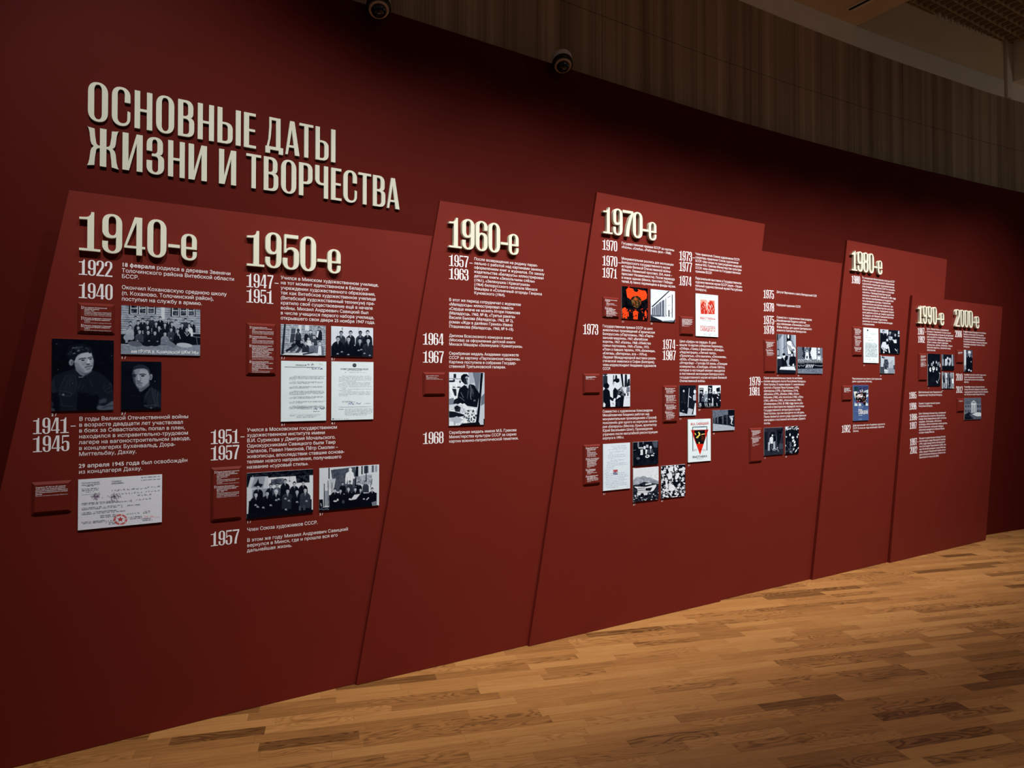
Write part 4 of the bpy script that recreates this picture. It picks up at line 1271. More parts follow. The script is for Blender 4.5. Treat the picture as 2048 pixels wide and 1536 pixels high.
# ---------------------------------------------------------------- 1940s
def pt_group(q):
    for i in range(17):
        y = 80 + i * 30
        q.l(.30, 6, 148, y, 1205, y + 55, a=.8)
        q.l(.85, 5, 148, y + 10, 1205, y + 62, a=.6)
    q.noise(.22, 40); q.noise(.18, 9)
    q.b(.82, 665, 95, 715, 260)
    for x0, y0, w in ((268, 75, 330), (815, 108, 320)):
        q.b(.12, x0 - 22, y0 - 15, x0 + w, y0 + 120)
        for i in range(3):
            q.b(.85, x0 + i * w / 3 - 2, y0 - 15, x0 + i * w / 3 + 94, y0 + 112)
            q.b(.22, x0 + i * w / 3 + 8, y0 - 15, x0 + i * w / 3 + 84, y0 + 30)
            q.b(.3, x0 + i * w / 3 + 8, y0 + 40, x0 + i * w / 3 + 84, y0 + 102)
            q.noise(.6, 14, x0 + i * w / 3 + 8, y0 - 5, x0 + i * w / 3 + 84, y0 + 102)
        q.b(.7, x0 - 26, y0 + 118, x0 + w + 4, y0 + 128)
    q.b(.06, 148, 455, 1205, 610)
    q.b(.55, 148, 600, 1205, 760); q.noise(.16, 12, 148, 605, 1204, 740)
    q.l(.75, 10, 148, 590, 330, 600)
    rows = [([(332, 240, .6), (425, 272, .1), (540, 242, .2), (655, 246, .06), (768, 272, .1), (868, 287, .6), (995, 270, .22), (1088, 300, .1)], 25),
            ([(268, 312, .5), (365, 298, .1), (488, 292, .12), (600, 315, .08), (718, 330, .1), (812, 318, .14), (950, 335, .08), (1048, 338, .85)], 27),
            ([(262, 362, .66), (367, 368, .07), (490, 362, .1), (640, 366, .1), (802, 392, .25), (890, 410, .07), (1018, 392, .06)], 28)]
    for r, s in rows:
        for x, y, cc in r:
            q.bust(x, y, s, coat=cc, face=.74, hair=.08, shirt=.8 if cc < .2 else None, body=5.5, tie=False)
    q.e(.62, 225, 500, 45, 40); q.e(.62, 280, 500, 38, 36); q.b(.6, 205, 480, 235, 570)
    for x, y, cc in ((385, 420, .28), (497, 428, .08), (585, 436, .1), (720, 450, .5)):
        q.bust(x, y, 30, coat=cc, face=.74, hair=.1, shirt=None, body=4.8)
    q.e(.42, 330, 585, 95, 34, .15); q.e(.1, 490, 585, 75, 32); q.e(.1, 590, 585, 60, 32); q.e(.48, 770, 575, 110, 34, .45); q.e(.72, 985, 602, 110, 30, .1)
    for x, y in ((360, 545), (510, 545), (620, 552), (740, 545), (905, 470), (800, 510), (265, 455)): q.e(.62, x, y, 13, 7, -.2)
    q.l(.8, 7, 985, 430, 1020, 480, 1060, 430); q.l(.75, 8, 905, 450, 930, 520)
    q.l(.45, 10, 1110, 490, 1205, 500); q.l(.4, 10, 1150, 500, 1165, 600)
    q.noise(.07, 4)
fr = (148, 1205, 68, 127, 722, 745)
f = add(1, [(242.2, 610.2), (400.4, 619), (242.2, 708.1), (400.4, 711.5)], 'photo_print', 'wide photograph of a school class seated before a log house, handwriting along its foot', 'photograph', pt_group, fr, '1', bg=.62, res=1.35)
caption_on(f, '6ая ГРУПА В. Кохановской ШКМ 1934', .12, .965, .975, .062, M['chalk'], name='handwriting', hand=True)

def pt_youth(q):
    q.noise(.03, 60)
    q.p(.135, 190, 905, 250, 780, 420, 715, 560, 665, 600, 680, 660, 760, 720, 800, 860, 700, 905, 690, 1000, 730, 1090, 780, 1190, 870, 1232, 935, 1257, 1100, 1257, 1390, 188, 1390)
    q.p(.05, 190, 1080, 250, 1000, 300, 1060, 330, 1180, 350, 1390, 235, 1390)
    q.p(.045, 640, 1060, 980, 1090, 1010, 1180, 960, 1300, 960, 1390, 620, 1390)
    q.p(.19, 200, 900, 250, 800, 255, 960, 300, 1060, 215, 1080)
    q.p(.17, 440, 760, 590, 740, 620, 900, 600, 1040, 560, 1075, 420, 1040, 350, 1000)
    for a in ((430, 770, 380, 900, 335, 1010), (600, 780, 620, 950, 595, 1050, 555, 1085), (480, 850, 430, 1000), (520, 800, 505, 980), (690, 880, 640, 1010), (740, 930, 700, 1020),
              (1100, 900, 1080, 1000, 1130, 1060), (1180, 900, 1230, 960), (1110, 960, 1200, 925), (1115, 1020, 1220, 970), (1130, 1080, 1240, 1030), (360, 1170, 380, 1290, 560, 1300), (840, 840, 880, 960)):
        q.l(.30, 8, *a, a=.8)
    q.p(.16, 325, 1030, 548, 1078, 515, 1125, 390, 1122, 330, 1085); q.l(.36, 7, 325, 1030, 440, 1050, 548, 1078); q.l(.36, 7, 330, 1085, 392, 1125, 515, 1128, 548, 1080)
    q.e(.5, 400, 1103, 16, 14); q.e(.95, 402, 1103, 9, 7)
    q.l(.22, 7, 815, 1090, 890, 1100, 980, 1070); q.l(.2, 6, 815, 1120, 960, 1110)
    q.p(.30, 1000, 1200, 1090, 1165, 1140, 1180, 1130, 1230, 1010, 1260); q.p(.38, 960, 1320, 1000, 1280, 1100, 1295, 1240, 1205, 1257, 1225, 1257, 1355, 1060, 1368, 975, 1350)
    q.l(.14, 10, 1060, 1335, 1180, 1290, 1250, 1290); q.p(.22, 190, 1195, 240, 1240, 240, 1300, 190, 1310); q.p(.3, 190, 1320, 260, 1345, 270, 1390, 190, 1390)
    q.p(.10, 575, 660, 600, 665, 660, 770, 735, 800, 725, 850, 640, 830, 590, 740); q.l(.26, 8, 590, 670, 620, 770, 690, 810); q.l(.8, 9, 650, 806, 700, 808, 735, 795)
    q.p(.52, 580, 590, 605, 690, 670, 760, 735, 790, 790, 760, 880, 700, 865, 640)
    q.p(.40, 640, 690, 740, 745, 830, 735, 880, 690, 860, 720, 780, 775, 700, 745)
    q.p(.66, 590, 480, 640, 425, 700, 398, 790, 380, 865, 378, 884, 450, 906, 520, 902, 600, 892, 650, 850, 705, 790, 728, 735, 724, 655, 672, 595, 610, 572, 545)
    q.p(.73, 690, 410, 800, 385, 862, 385, 880, 445, 860, 470, 770, 475, 690, 480, 650, 470)
    q.p(.56, 580, 550, 640, 560, 690, 640, 760, 700, 735, 722, 655, 672, 595, 610)
    q.p(.60, 700, 555, 770, 545, 775, 600, 720, 620)
    q.e(.60, 527, 555, 38, 56, .1); q.e(.42, 535, 560, 18, 34, .1)
    q.blur(7)
    q.p(.10, 462, 450, 470, 395, 490, 340, 540, 285, 590, 275, 630, 258, 700, 250, 790, 262, 850, 308, 874, 358, 860, 388, 790, 382, 700, 396, 640, 425, 605, 470, 585, 530, 560, 525, 530, 500, 495, 512, 478, 490)
    for i in range(70):
        t = q.r.rand(); x = 475 + 390 * t; y = 300 + 120 * abs(t - .62) + q.r.uniform(-38, 70) * (1 if t < .3 else .8)
        q.e(q.r.choice([.05, .08, .16, .24]), x, y, q.r.uniform(12, 24), q.r.uniform(9, 16), q.r.rand() * 3)
    for i in range(12): q.e(.09, 480 + 35 * i, 300 - 45 * math.sin(i * .3) + q.r.uniform(-8, 8), 22, 17)
    for x, y, r in ((560, 310, .5), (645, 355, .6), (700, 290, .3), (575, 402, .6), (610, 300, .4), (520, 380, .3), (780, 310, .3), (660, 300, .35), (830, 330, .25)):
        q.l(r, 9, x - 22, y + 14, x, y - 8, x + 22, y + 6)
    q.l(.14, 14, 650, 510, 690, 490, 775, 482); q.l(.14, 13, 803, 482, 850, 468, 885, 466)
    q.e(.20, 722, 518, 32, 11); q.e(.08, 725, 516, 13, 10); q.e(.2, 852, 497, 26, 10); q.e(.08, 858, 495, 11, 9)
    q.p(.80, 805, 500, 825, 500, 848, 568, 830, 578, 790, 570); q.p(.36, 770, 585, 800, 574, 848, 572, 835, 600, 790, 603)
    q.l(.26, 13, 752, 645, 800, 622, 840, 620, 882, 612); q.p(.55, 765, 655, 870, 628, 850, 665, 790, 680); q.l(.42, 9, 775, 685, 850, 668)
    q.p(.48, 885, 560, 906, 530, 902, 600, 885, 660); q.noise(.04, 9)
    q.blur(2.2)
    for x, y in ((280, 243), (308, 680), (555, 910), (1220, 440)): q.e(.5, x, y, 6)
fr = (203, 1256, 148, 180, 1385, 1365)
add(1, [(103.8, 677), (227.3, 680.9), (102.6, 822.3), (226.8, 820)], 'photo_print', 'largest portrait, a curly-haired youth in a dark buttoned jacket looking aside', 'photograph', pt_youth, fr, '2', bg=.02, res=1.7)

def pt_shaved(q):
    q.noise(.05, 200)
    q.p(.05, 148, 1290, 250, 1210, 345, 1175, 400, 1230, 520, 1130, 560, 1160, 650, 1210, 690, 1245, 690, 1475, 148, 1475)
    q.p(.17, 500, 1190, 545, 1155, 645, 1212, 690, 1250, 690, 1450, 600, 1420, 490, 1395, 470, 1300)
    for a in ((560, 1175, 575, 1290, 612, 1390), (530, 1180, 470, 1290, 455, 1370), (640, 1235, 625, 1330, 650, 1420), (600, 1200, 600, 1300)): q.l(.42, 6, *a, a=.85)
    q.l(.5, 5, 450, 1405, 530, 1412, 625, 1400); q.l(.45, 5, 455, 1410, 545, 1445, 630, 1415); q.e(.95, 549, 1438, 7)
    for x in (330, 390, 290): q.e(.2, x, 1270 + (x - 290) * .2, 7)
    q.p(.42, 340, 1140, 400, 1222, 525, 1130, 520, 1050)
    q.p(.03, 420, 1215, 530, 1128, 545, 1160, 450, 1285, 425, 1260); q.l(.8, 6, 385, 1208, 412, 1222, 470, 1180, 522, 1132); q.l(.25, 5, 440, 1290, 530, 1195)
    q.p(.56, 293, 985, 308, 935, 360, 905, 450, 900, 520, 950, 528, 1040, 512, 1110, 455, 1160, 402, 1180, 352, 1150, 312, 1090)
    q.p(.66, 400, 925, 500, 945, 522, 1000, 522, 1050, 500, 1110, 440, 1152, 400, 1120, 420, 1060, 380, 990)
    q.p(.34, 293, 985, 318, 935, 330, 1000, 335, 1060, 350, 1130, 312, 1090)
    q.blur(7)
    q.p(.20, 296, 945, 315, 890, 380, 860, 460, 872, 518, 920, 534, 1000, 518, 985, 500, 935, 450, 915, 360, 920)
    q.p(.28, 480, 900, 520, 930, 532, 995, 515, 980)
    q.e(.60, 543, 1030, 19, 42, .15); q.e(.4, 540, 1035, 9, 26, .15)
    q.l(.10, 12, 298, 1008, 325, 998, 352, 1004); q.l(.10, 12, 388, 998, 430, 990, 475, 998)
    q.e(.12, 325, 1020, 20, 9); q.e(.12, 433, 1015, 24, 10)
    q.p(.72, 366, 1000, 382, 1000, 398, 1072, 372, 1078); q.p(.28, 355, 1070, 375, 1080, 405, 1078, 395, 1090, 362, 1090)
    q.l(.2, 9, 360, 1112, 390, 1106, 432, 1112); q.l(.40, 8, 372, 1135, 425, 1133); q.blur(1.6); q.noise(.04, 6); q.e(.6, 597, 1087, 5)
fr = (148, 686, 818, 825, 1470, 1465)
add(1, [(242.2, 722.5), (322.5, 723.5), (242.2, 820), (322.5, 819.3)], 'photo_print', 'portrait of a young man with shaved head in a dark tunic', 'photograph', pt_shaved, fr, '3', bg=.07, res=1.7)

def pt_cert(q):
    q.a[:] = np.array((.925, .94, .98)); q.noise(.05, 12)
    K, V = .12, .3
    for x0, x1, y in ((385, 530, 405), (312, 610, 460), (312, 625, 490), (385, 540, 515), (1385, 1760, 250), (1395, 1760, 300),
                      (315, 955, 725), (318, 1205, 750), (318, 1005, 815), (315, 950, 842), (315, 930, 902), (315, 1100, 930), (640, 920, 955), (645, 940, 985), (315, 740, 1075), (315, 735, 1100), (1130, 1400, 990), (1190, 1400, 1015),
                      (1440, 1570, 880), (1440, 1560, 905), (1430, 1600, 1015), (1430, 1610, 1045), (800, 960, 1080), (800, 960, 1108)):
        q.words(K, x0, x1, y - (x0 - 305) * .0, 19, .8, a=.75)
    for x0, x1, y in ((310, 640, 558), (835, 1080, 360)): q.l(.15, 4, x0, y, x1, y - (x1 - x0) * .06)
    for x0, x1, y in ((850, 1500, 490), (1520, 1720, 430), (890, 1430, 560), (1480, 1720, 510), (1300, 1590, 660), (1330, 1600, 580), (1120, 1370, 925), (780, 900, 1050)):
        q.scrawl(.2, x0, x1, y, 26, 5, slope=-.06)
    for x, y in ((1215, 670), (1035, 770), (750, 1060), (1410, 985)): q.l(.15, 5, x - 8, y - 32, x + 6, y - 12, x + 2, y, x + 6, y + 14, x - 8, y + 30)
    for x, y in ((560, 595), (905, 605)):
        for _ in range(46):
            q.e((.42, .34, .45), x + q.r.randn() * 42, y + q.r.randn() * 34, 16, 11, q.r.rand() * 3, a=.38)
        q.scrawl(.2, x - 60, x + 70, y, 34, 6)
    R = (.78, .16, .15)
    n = 40
    for i in range(n):
        if i % 7 == 3: continue
        t0, t1 = 2 * math.pi * i / n, 2 * math.pi * (i + 1) / n
        q.p(R, *[v for t, r in ((t0, 1), (t1, 1), (t1, .68), (t0, .68)) for v in (1012 + 128 * r * math.cos(t), 1015 + 100 * r * math.sin(t))], a=.55 + .4 * ((i * 7) % 5) / 5)
    for i in range(9): q.e((.88, .72, .72), 1012 + 107 * math.cos(i * .7), 1015 + 84 * math.sin(i * .7), 10, 6)
    star = []
    for i in range(10):
        r = 64 if i % 2 == 0 else 27
        star += [1012 + r * math.sin(i * math.pi / 5), 1012 - r * .85 * math.cos(i * math.pi / 5)]
    q.p((.72, .08, .10), *star); q.e((.85, .6, .6), 1012, 1012, 15, 12, a=.6)
    q.scrawl((.85, .35, .35), 1450, 1640, 985, 34, 5); q.l((.85, .4, .4), 4, 1640, 975, 1765, 968)
fr = (245, 1806, 270, 177, 1215, 1065)
f = add(1, [(156.3, 959), (324.2, 949), (155.8, 1060.5), (323.7, 1044.4)], 'document_print', 'certificate in faded typescript with two purple blots and a round red star stamp', 'document', pt_cert, fr, bg=.85, res=1.5)
for t, u0, v, u1 in (('Русский Комитет', .04, .085, .245), ('конц. лагеря ДАХАУ', .04, .125, .25), ('Справка', .385, .09, .5), ('Information', .385, .125, .52), ('29.IV.1945.', .57, .605, .735)):
    caption_on(f, t, u0, v, u1, .026, M['ink'], bold=False, name='typed_text')

# ---------------------------------------------------------------- 1950s
def pt_logs(q):
    for i in range(18):
        y = 75 + i * 33
        q.l(.25, 7, 195, y, 1040, y + 20, a=.9); q.l(.9, 6, 195, y + 12, 1040, y + 30, a=.6)
    q.noise(.25, 24); q.noise(.15, 7)
    q.p(.18, 255, 75, 288, 75, 250, 650, 205, 650)
    q.p(.75, 370, 150, 500, 150, 495, 430, 340, 430); q.p(.35, 385, 160, 470, 160, 460, 250, 380, 250); q.p(.28, 380, 255, 460, 255, 440, 420, 360, 425)
    q.p(.85, 520, 100, 575, 100, 570, 250, 520, 250); q.b(.85, 640, 100, 715, 200)
    q.bust(515, 200, 34, coat=.22, hair=.05, face=.3, shirt=.85, body=6, wide=.85)
    q.bust(665, 225, 30, coat=.1, hair=.6, face=.75, shirt=None, body=6, wide=.7); q.bust(745, 215, 32, coat=.3, hair=.12, face=.85, shirt=.9, body=5, wide=.8)
    q.bust(905, 155, 32, coat=.13, hair=.1, face=.7, shirt=None, body=7, wide=.95); q.p(.85, 865, 205, 905, 205, 880, 330, 850, 310)
    q.bust(805, 310, 36, coat=.25, hair=.1, face=.75, shirt=None, body=4.6)
    q.bust(705, 345, 34, coat=.85, hair=.08, face=.75, shirt=None, body=4); q.bust(610, 360, 22, coat=.6, face=.7, shirt=None)
    q.p(.08, 470, 380, 560, 380, 570, 500, 470, 520, 380, 470); q.bust(448, 405, 28, coat=.1, face=.6, shirt=None, body=3)
    q.bust(575, 400, 32, coat=.08, face=.72, shirt=None, body=4)
    q.l(.15, 44, 440, 480, 360, 540, 290, 585); q.l(.35, 50, 500, 480, 420, 560, 370, 585); q.l(.3, 50, 560, 520, 480, 620); q.l(.6, 20, 520, 505, 470, 545)
    q.bust(655, 425, 36, coat=.2, hair=.12, face=.8, shirt=.9, body=6.2); q.bust(785, 435, 36, coat=.42, hair=.3, face=.75, shirt=None, body=6.5); q.bust(918, 430, 38, coat=.45, hair=.3, face=.85, shirt=None, body=6.3, wide=1.1)
    q.p(.92, 895, 480, 945, 480, 955, 650, 880, 650)
    q.p(.85, 530, 610, 660, 600, 900, 620, 900, 665, 205, 650, 260, 630); q.l(.3, 30, 600, 640, 800, 600); q.noise(.10, 6)
fr = (195, 1037, 75, 108, 650, 665)
add(1, [(561, 648), (651.2, 651.6), (562, 709.8), (651.7, 711.4)], 'photo_print', 'photograph of young people on the steps of a log house', 'photograph', pt_logs, fr, '1', bg=.66, res=1.7)

def pt_eight(q):
    q.noise(.06, 200); q.l(.6, 5, 1640, 130, 1640, 260); q.l(.7, 4, 1250, 120, 1260, 300); q.e(.03, 1340, 155, 9, 12); q.e(.03, 1340, 182, 9, 8)
    for x, y, s, cc, fc in ((1320, 248, 44, .22, .62), (1492, 245, 44, .12, .72), (1672, 248, 44, .2, .45), (1810, 240, 46, .09, .8)):
        q.bust(x, y, s, coat=cc, face=fc, hair=.06, shirt=.75, body=5)
    q.b(.03, 1140, 480, 1920, 690)
    for x, y, s, cc, fc in ((1262, 350, 50, .04, .68), (1455, 355, 50, .05, .72), (1665, 385, 48, .03, .68), (1822, 385, 50, .15, .75)):
        q.bust(x, y, s, coat=cc, face=fc, hair=.06, shirt=.75, body=6, wide=1.15)
    for x, y in ((1255, 625), (1330, 590), (1450, 640), (1640, 565), (1690, 550), (1750, 620), (1850, 658)): q.e(.62, x, y, 20, 10, -.4); q.e(.5, x + 14, y + 6, 12, 7)
    q.noise(.04, 6)
fr = (1138, 1918, 112, 150, 670, 690)
add(1, [(662.3, 652.2), (746.1, 655.8), (662.5, 712), (746, 714)], 'photo_print', 'photograph of eight young men in dark coats against a pale door', 'photograph', pt_eight, fr, '2', bg=.88, res=1.7)

def pt_order(q):
    q.a[:] = np.array((.90, .96, .975)); q.noise(.02, 60)
    q.scrawl(.25, 1095, 1135, 462, 18, 4); q.scrawl((.7, .8, .78), 1215, 1255, 465, 26, 4)
    q.scrawl((.12, .12, .4), 1140, 1245, 505, 12, 4)
    y = 580
    for n, w0 in ((5, 40), (3, 30), (3, 40), (5, 40), (3, 30), (3, 40), (4, 30)):
        for i in range(n):
            q.words(.42, 912 + (w0 if i == 0 else 0), 1262 + q.r.randint(-12, 16) if i < n - 1 else 1050 + q.r.randint(-100, 130), y, 7, .8, a=.75); y += 8.6
        y += 22 if n < 5 else 14
    for i in range(3): q.words(.4, 975 + 20 * i, 1140, 897 + 9 * i, 6, .8, a=.8)
    q.scrawl((.1, .11, .3), 1155, 1260, 915, 24, 5, slope=-.05); q.words(.3, 1155, 1220, 940, 7)
    q.l(.5, 2, 915, 967, 1235, 965); q.words(.4, 918, 970, 983, 6)
    for i in range(3): q.words(.4, 985, 1220 - 30 * i, 983 + 10 * i, 6, .8, a=.8)
fr = (828, 1292, 418, 425, 1040, 1030)
f = add(1, [(561.7, 721.6), (652.3, 723), (562.1, 843.1), (652.5, 841.2)], 'document_print', 'white typed order with a black signature, under the log house photograph', 'document', pt_order, fr, '3', bg=.9, res=1.8)
caption_on(f, 'ПРИКАЗ №', .31, .078, .555, .02, M['ink'])
caption_on(f, 'КОМИТЕТА ПО ДЕЛАМ ИСКУССТВ ПРИ СОВЕТЕ МИНИСТРОВ СССР', .07, .108, .865, .014, M['ink'])

def pt_decree(q):
    q.a[:] = np.array((.90, .96, .975)); q.noise(.02, 60)
    q.e(.12, 615, 635, 27, 27); q.e(.5, 615, 635, 13, 13); q.e(.2, 612, 635, 6, 8)
    for a in range(10): q.e(.35, 615 + 20 * math.cos(a * .63), 635 + 20 * math.sin(a * .63), 3)
    q.words(.35, 515, 720, 712, 8, .9, a=.8); q.scrawl(.2, 485, 515, 735, 16, 4); q.words(.45, 545, 775, 738, 8, .7, a=.8)
    y = 788
    for n in (5, 5, 2, 4):
        for i in range(n):
            q.words(.42, 400 + (40 if i == 0 else 0), 850 + q.r.randint(-20, 6) if i < n - 1 else 520 + q.r.randint(-80, 190), y, 8, .75, a=.75); y += 18.4
    q.words(.4, 445, 590, 1138, 7, .8); q.words(.4, 445, 630, 1150, 7, .8)
    q.scrawl((.12, .2, .55), 530, 715, 1175, 32, 5, slope=-.02); q.words(.4, 755, 845, 1168, 7)
    q.l(.4, 3, 400, 1217, 865, 1210); q.words(.35, 398, 465, 1250, 8)
    for i in range(6): q.words(.38, 482, 870 - (0 if i < 4 else 20 + 60 * (i - 4)), 1248 + i * 17, 8, .8, a=.8)
    q.e((.1, .13, .3), 325, 1380, 12, 8); q.words(.3, 340, 540, 1385, 7, .6)
fr = (298, 885, 578, 588, 1400, 1385)
f = add(1, [(662.7, 722.8), (746.8, 724.2), (662.7, 840.6), (746.5, 838.4)], 'document_print', 'white typed decree with a round state emblem and a blue signature', 'document', pt_decree, fr, '4', bg=.9, res=1.8)
caption_on(f, 'СОВЕТ МИНИСТРОВ СССР', .205, .138, .875, .022, M['ink'])

def pt_studio(q):
    q.b(.10, 477, 500, 1160, 600); q.noise(.25, 22, 477, 500, 1158, 590)
    q.p(.9, 690, 592, 1160, 565, 1160, 800, 690, 800); q.p(.8, 477, 590, 690, 580, 690, 700, 477, 720)
    q.p(.08, 477, 575, 520, 570, 490, 690, 477, 690); q.l(.85, 5, 540, 570, 495, 690); q.p(.62, 555, 585, 660, 578, 640, 700, 520, 700); q.p(.12, 575, 640, 590, 600, 600, 650, 640, 660, 620, 690, 540, 680)
    q.p(.38, 720, 610, 845, 595, 850, 660, 715, 670); q.noise(.35, 18, 720, 600, 848, 665)
    q.p(.13, 972, 575, 1115, 565, 1118, 640, 980, 645); q.noise(.4, 14, 975, 572, 1112, 640); q.l(.2, 3, 908, 580, 908, 620); q.e(.1, 908, 627, 11, 5)
    q.b(.85, 477, 700, 530, 1000); q.b(.9, 1110, 700, 1160, 920)
    for x, y, cc, fc, sh in ((590, 688, .05, .75, .8), (715, 675, .1, .72, .7), (780, 668, .35, .7, .6), (862, 628, .06, .75, .8), (958, 655, .08, .78, .95), (1050, 645, .06, .75, .8)):
        q.bust(x, y, 23, coat=cc, face=fc, hair=.05, shirt=sh, body=8, wide=1.1)
    q.p(.03, 500, 830, 1140, 810, 1140, 960, 490, 1020)
    for x, y, cc, fc in ((568, 765, .03, .8), (680, 752, .03, .76), (770, 738, .04, .85), (888, 728, .2, .78), (986, 735, .05, .76), (1072, 718, .24, .8)):
        q.bust(x, y, 26, coat=cc, face=fc, hair=.05 if x != 770 else .8, shirt=.85, body=7, wide=1.15)
    for x, y in ((565, 870), (585, 888), (640, 895), (715, 872), (795, 810), (770, 820), (865, 805), (900, 825), (985, 838), (1085, 828), (870, 915)): q.e(.66, x, y, 12, 8, -.4); q.e(.5, x + 9, y + 5, 8, 6)
    q.l(.35, 22, 1015, 880, 1020, 950); q.l(.3, 24, 1060, 870, 1065, 945); q.p(.05, 477, 960, 1160, 915, 1160, 950, 477, 1020); q.noise(.05, 5)
fr = (477, 1157, 547, 502, 1013, 945)
add(1, [(493.2, 946.8), (626, 938), (493.8, 1037.9), (626, 1024.6)], 'photo_print', 'photograph of a dozen men in suits in an art studio hung with paintings', 'photograph', pt_studio, fr, '1', bg=.6, res=1.45)

def pt_class(q):
    q.p(.36, 690, 230, 1240, 160, 1260, 720, 760, 720); q.noise(.14, 26, 690, 200, 1240, 560)
    q.b(.12, 640, 180, 665, 430); q.p(.9, 665, 190, 700, 185, 670, 330)
    q.p(.06, 1250, 155, 1310, 150, 1305, 600, 1230, 600); q.b(.1, 1380, 140, 1410, 330); q.p(.28, 1440, 140, 1540, 135, 1540, 300, 1440, 310); q.p(.4, 1620, 130, 1670, 125, 1670, 280, 1620, 285); q.p(.6, 1700, 130, 1750, 125, 1750, 270, 1700, 275)
    q.p(.65, 1260, 380, 1620, 330, 1640, 560, 1260, 560); q.noise(.35, 24, 1270, 380, 1620, 560); q.b(.06, 1480, 130, 1500, 480); q.l(.3, 14, 1630, 430, 1590, 620)
    q.p(.75, 655, 440, 795, 425, 755, 640, 655, 660); q.l(.95, 10, 795, 425, 755, 645)
    q.p(.06, 540, 540, 556, 540, 560, 1060, 540, 1060); q.l(.75, 10, 545, 610, 690, 605); q.l(.12, 14, 630, 470, 640, 1050); q.b(.5, 560, 700, 625, 1040, a=.7); q.l(.1, 12, 715, 520, 720, 740)
    Wt = .97                                                   # the plaster figure
    q.e(Wt, 1128, 225, 36, 46); q.p(Wt, 1110, 255, 1150, 255, 1200, 300, 1215, 400, 1240, 370, 1235, 420, 1190, 430, 1175, 560, 1075, 560, 1060, 430, 1045, 540, 1015, 545, 1012, 420, 1030, 310)
    q.l(.6, 6, 1055, 390, 1060, 450); q.l(.7, 5, 1120, 300, 1125, 480)
    for x, y, cc, fc in ((955, 540, .05, .7), (1118, 510, .22, .7), (1325, 530, .05, .82), (1480, 510, .25, .75)): q.bust(x, y, 38, coat=cc, face=fc, hair=.05, shirt=None, body=6)
    q.p(.02, 650, 800, 1740, 740, 1740, 1060, 660, 1160)
    for x, y, cc, fc in ((780, 690, .03, .82), (905, 700, .04, .78), (1085, 670, .03, .85), (1240, 665, .04, .85), (1360, 680, .03, .78), (1630, 670, .03, .82)):
        q.bust(x, y, 42, coat=cc, face=fc, hair=.05 if x != 1085 else .6, shirt=.9, body=6, wide=1.1, turn=.6)
    q.p(.86, 1220, 790, 1358, 770, 1260, 890, 1130, 915); q.e(.85, 1120, 890, 28, 20); q.e(.85, 790, 935, 42, 18); q.e(.8, 845, 905, 22, 26); q.e(.8, 1440, 885, 24, 14); q.l(.8, 22, 1500, 905, 1555, 850); q.e(.3, 970, 950, 30, 40)
    q.p(.05, 437, 900, 520, 895, 530, 1165, 437, 1165); q.l(.8, 16, 470, 980, 490, 1050); q.p(.03, 437, 1080, 1600, 1030, 1797, 1020, 1797, 1050, 437, 1170)
    for _ in range(26): q.e(.6, q.r.uniform(450, 660), q.r.uniform(1080, 1140), 9, 5)
    q.p(.55, 1620, 960, 1730, 930, 1735, 1030, 1640, 1040); q.l(.1, 8, 1660, 960, 1670, 1040); q.l(.1, 8, 1700, 950, 1710, 1035); q.b(.95, 1775, 110, 1800, 1030); q.noise(.05, 8)
fr = (437, 1797, 190, 105, 1165, 1030)
add(1, [(638.4, 936.7), (757.9, 929.2), (638.7, 1022.4), (757.9, 1010.5)], 'photo_print', 'photograph of art students round a seated teacher under a white plaster torso', 'photograph', pt_class, fr, '2', bg=.85, res=1.5)

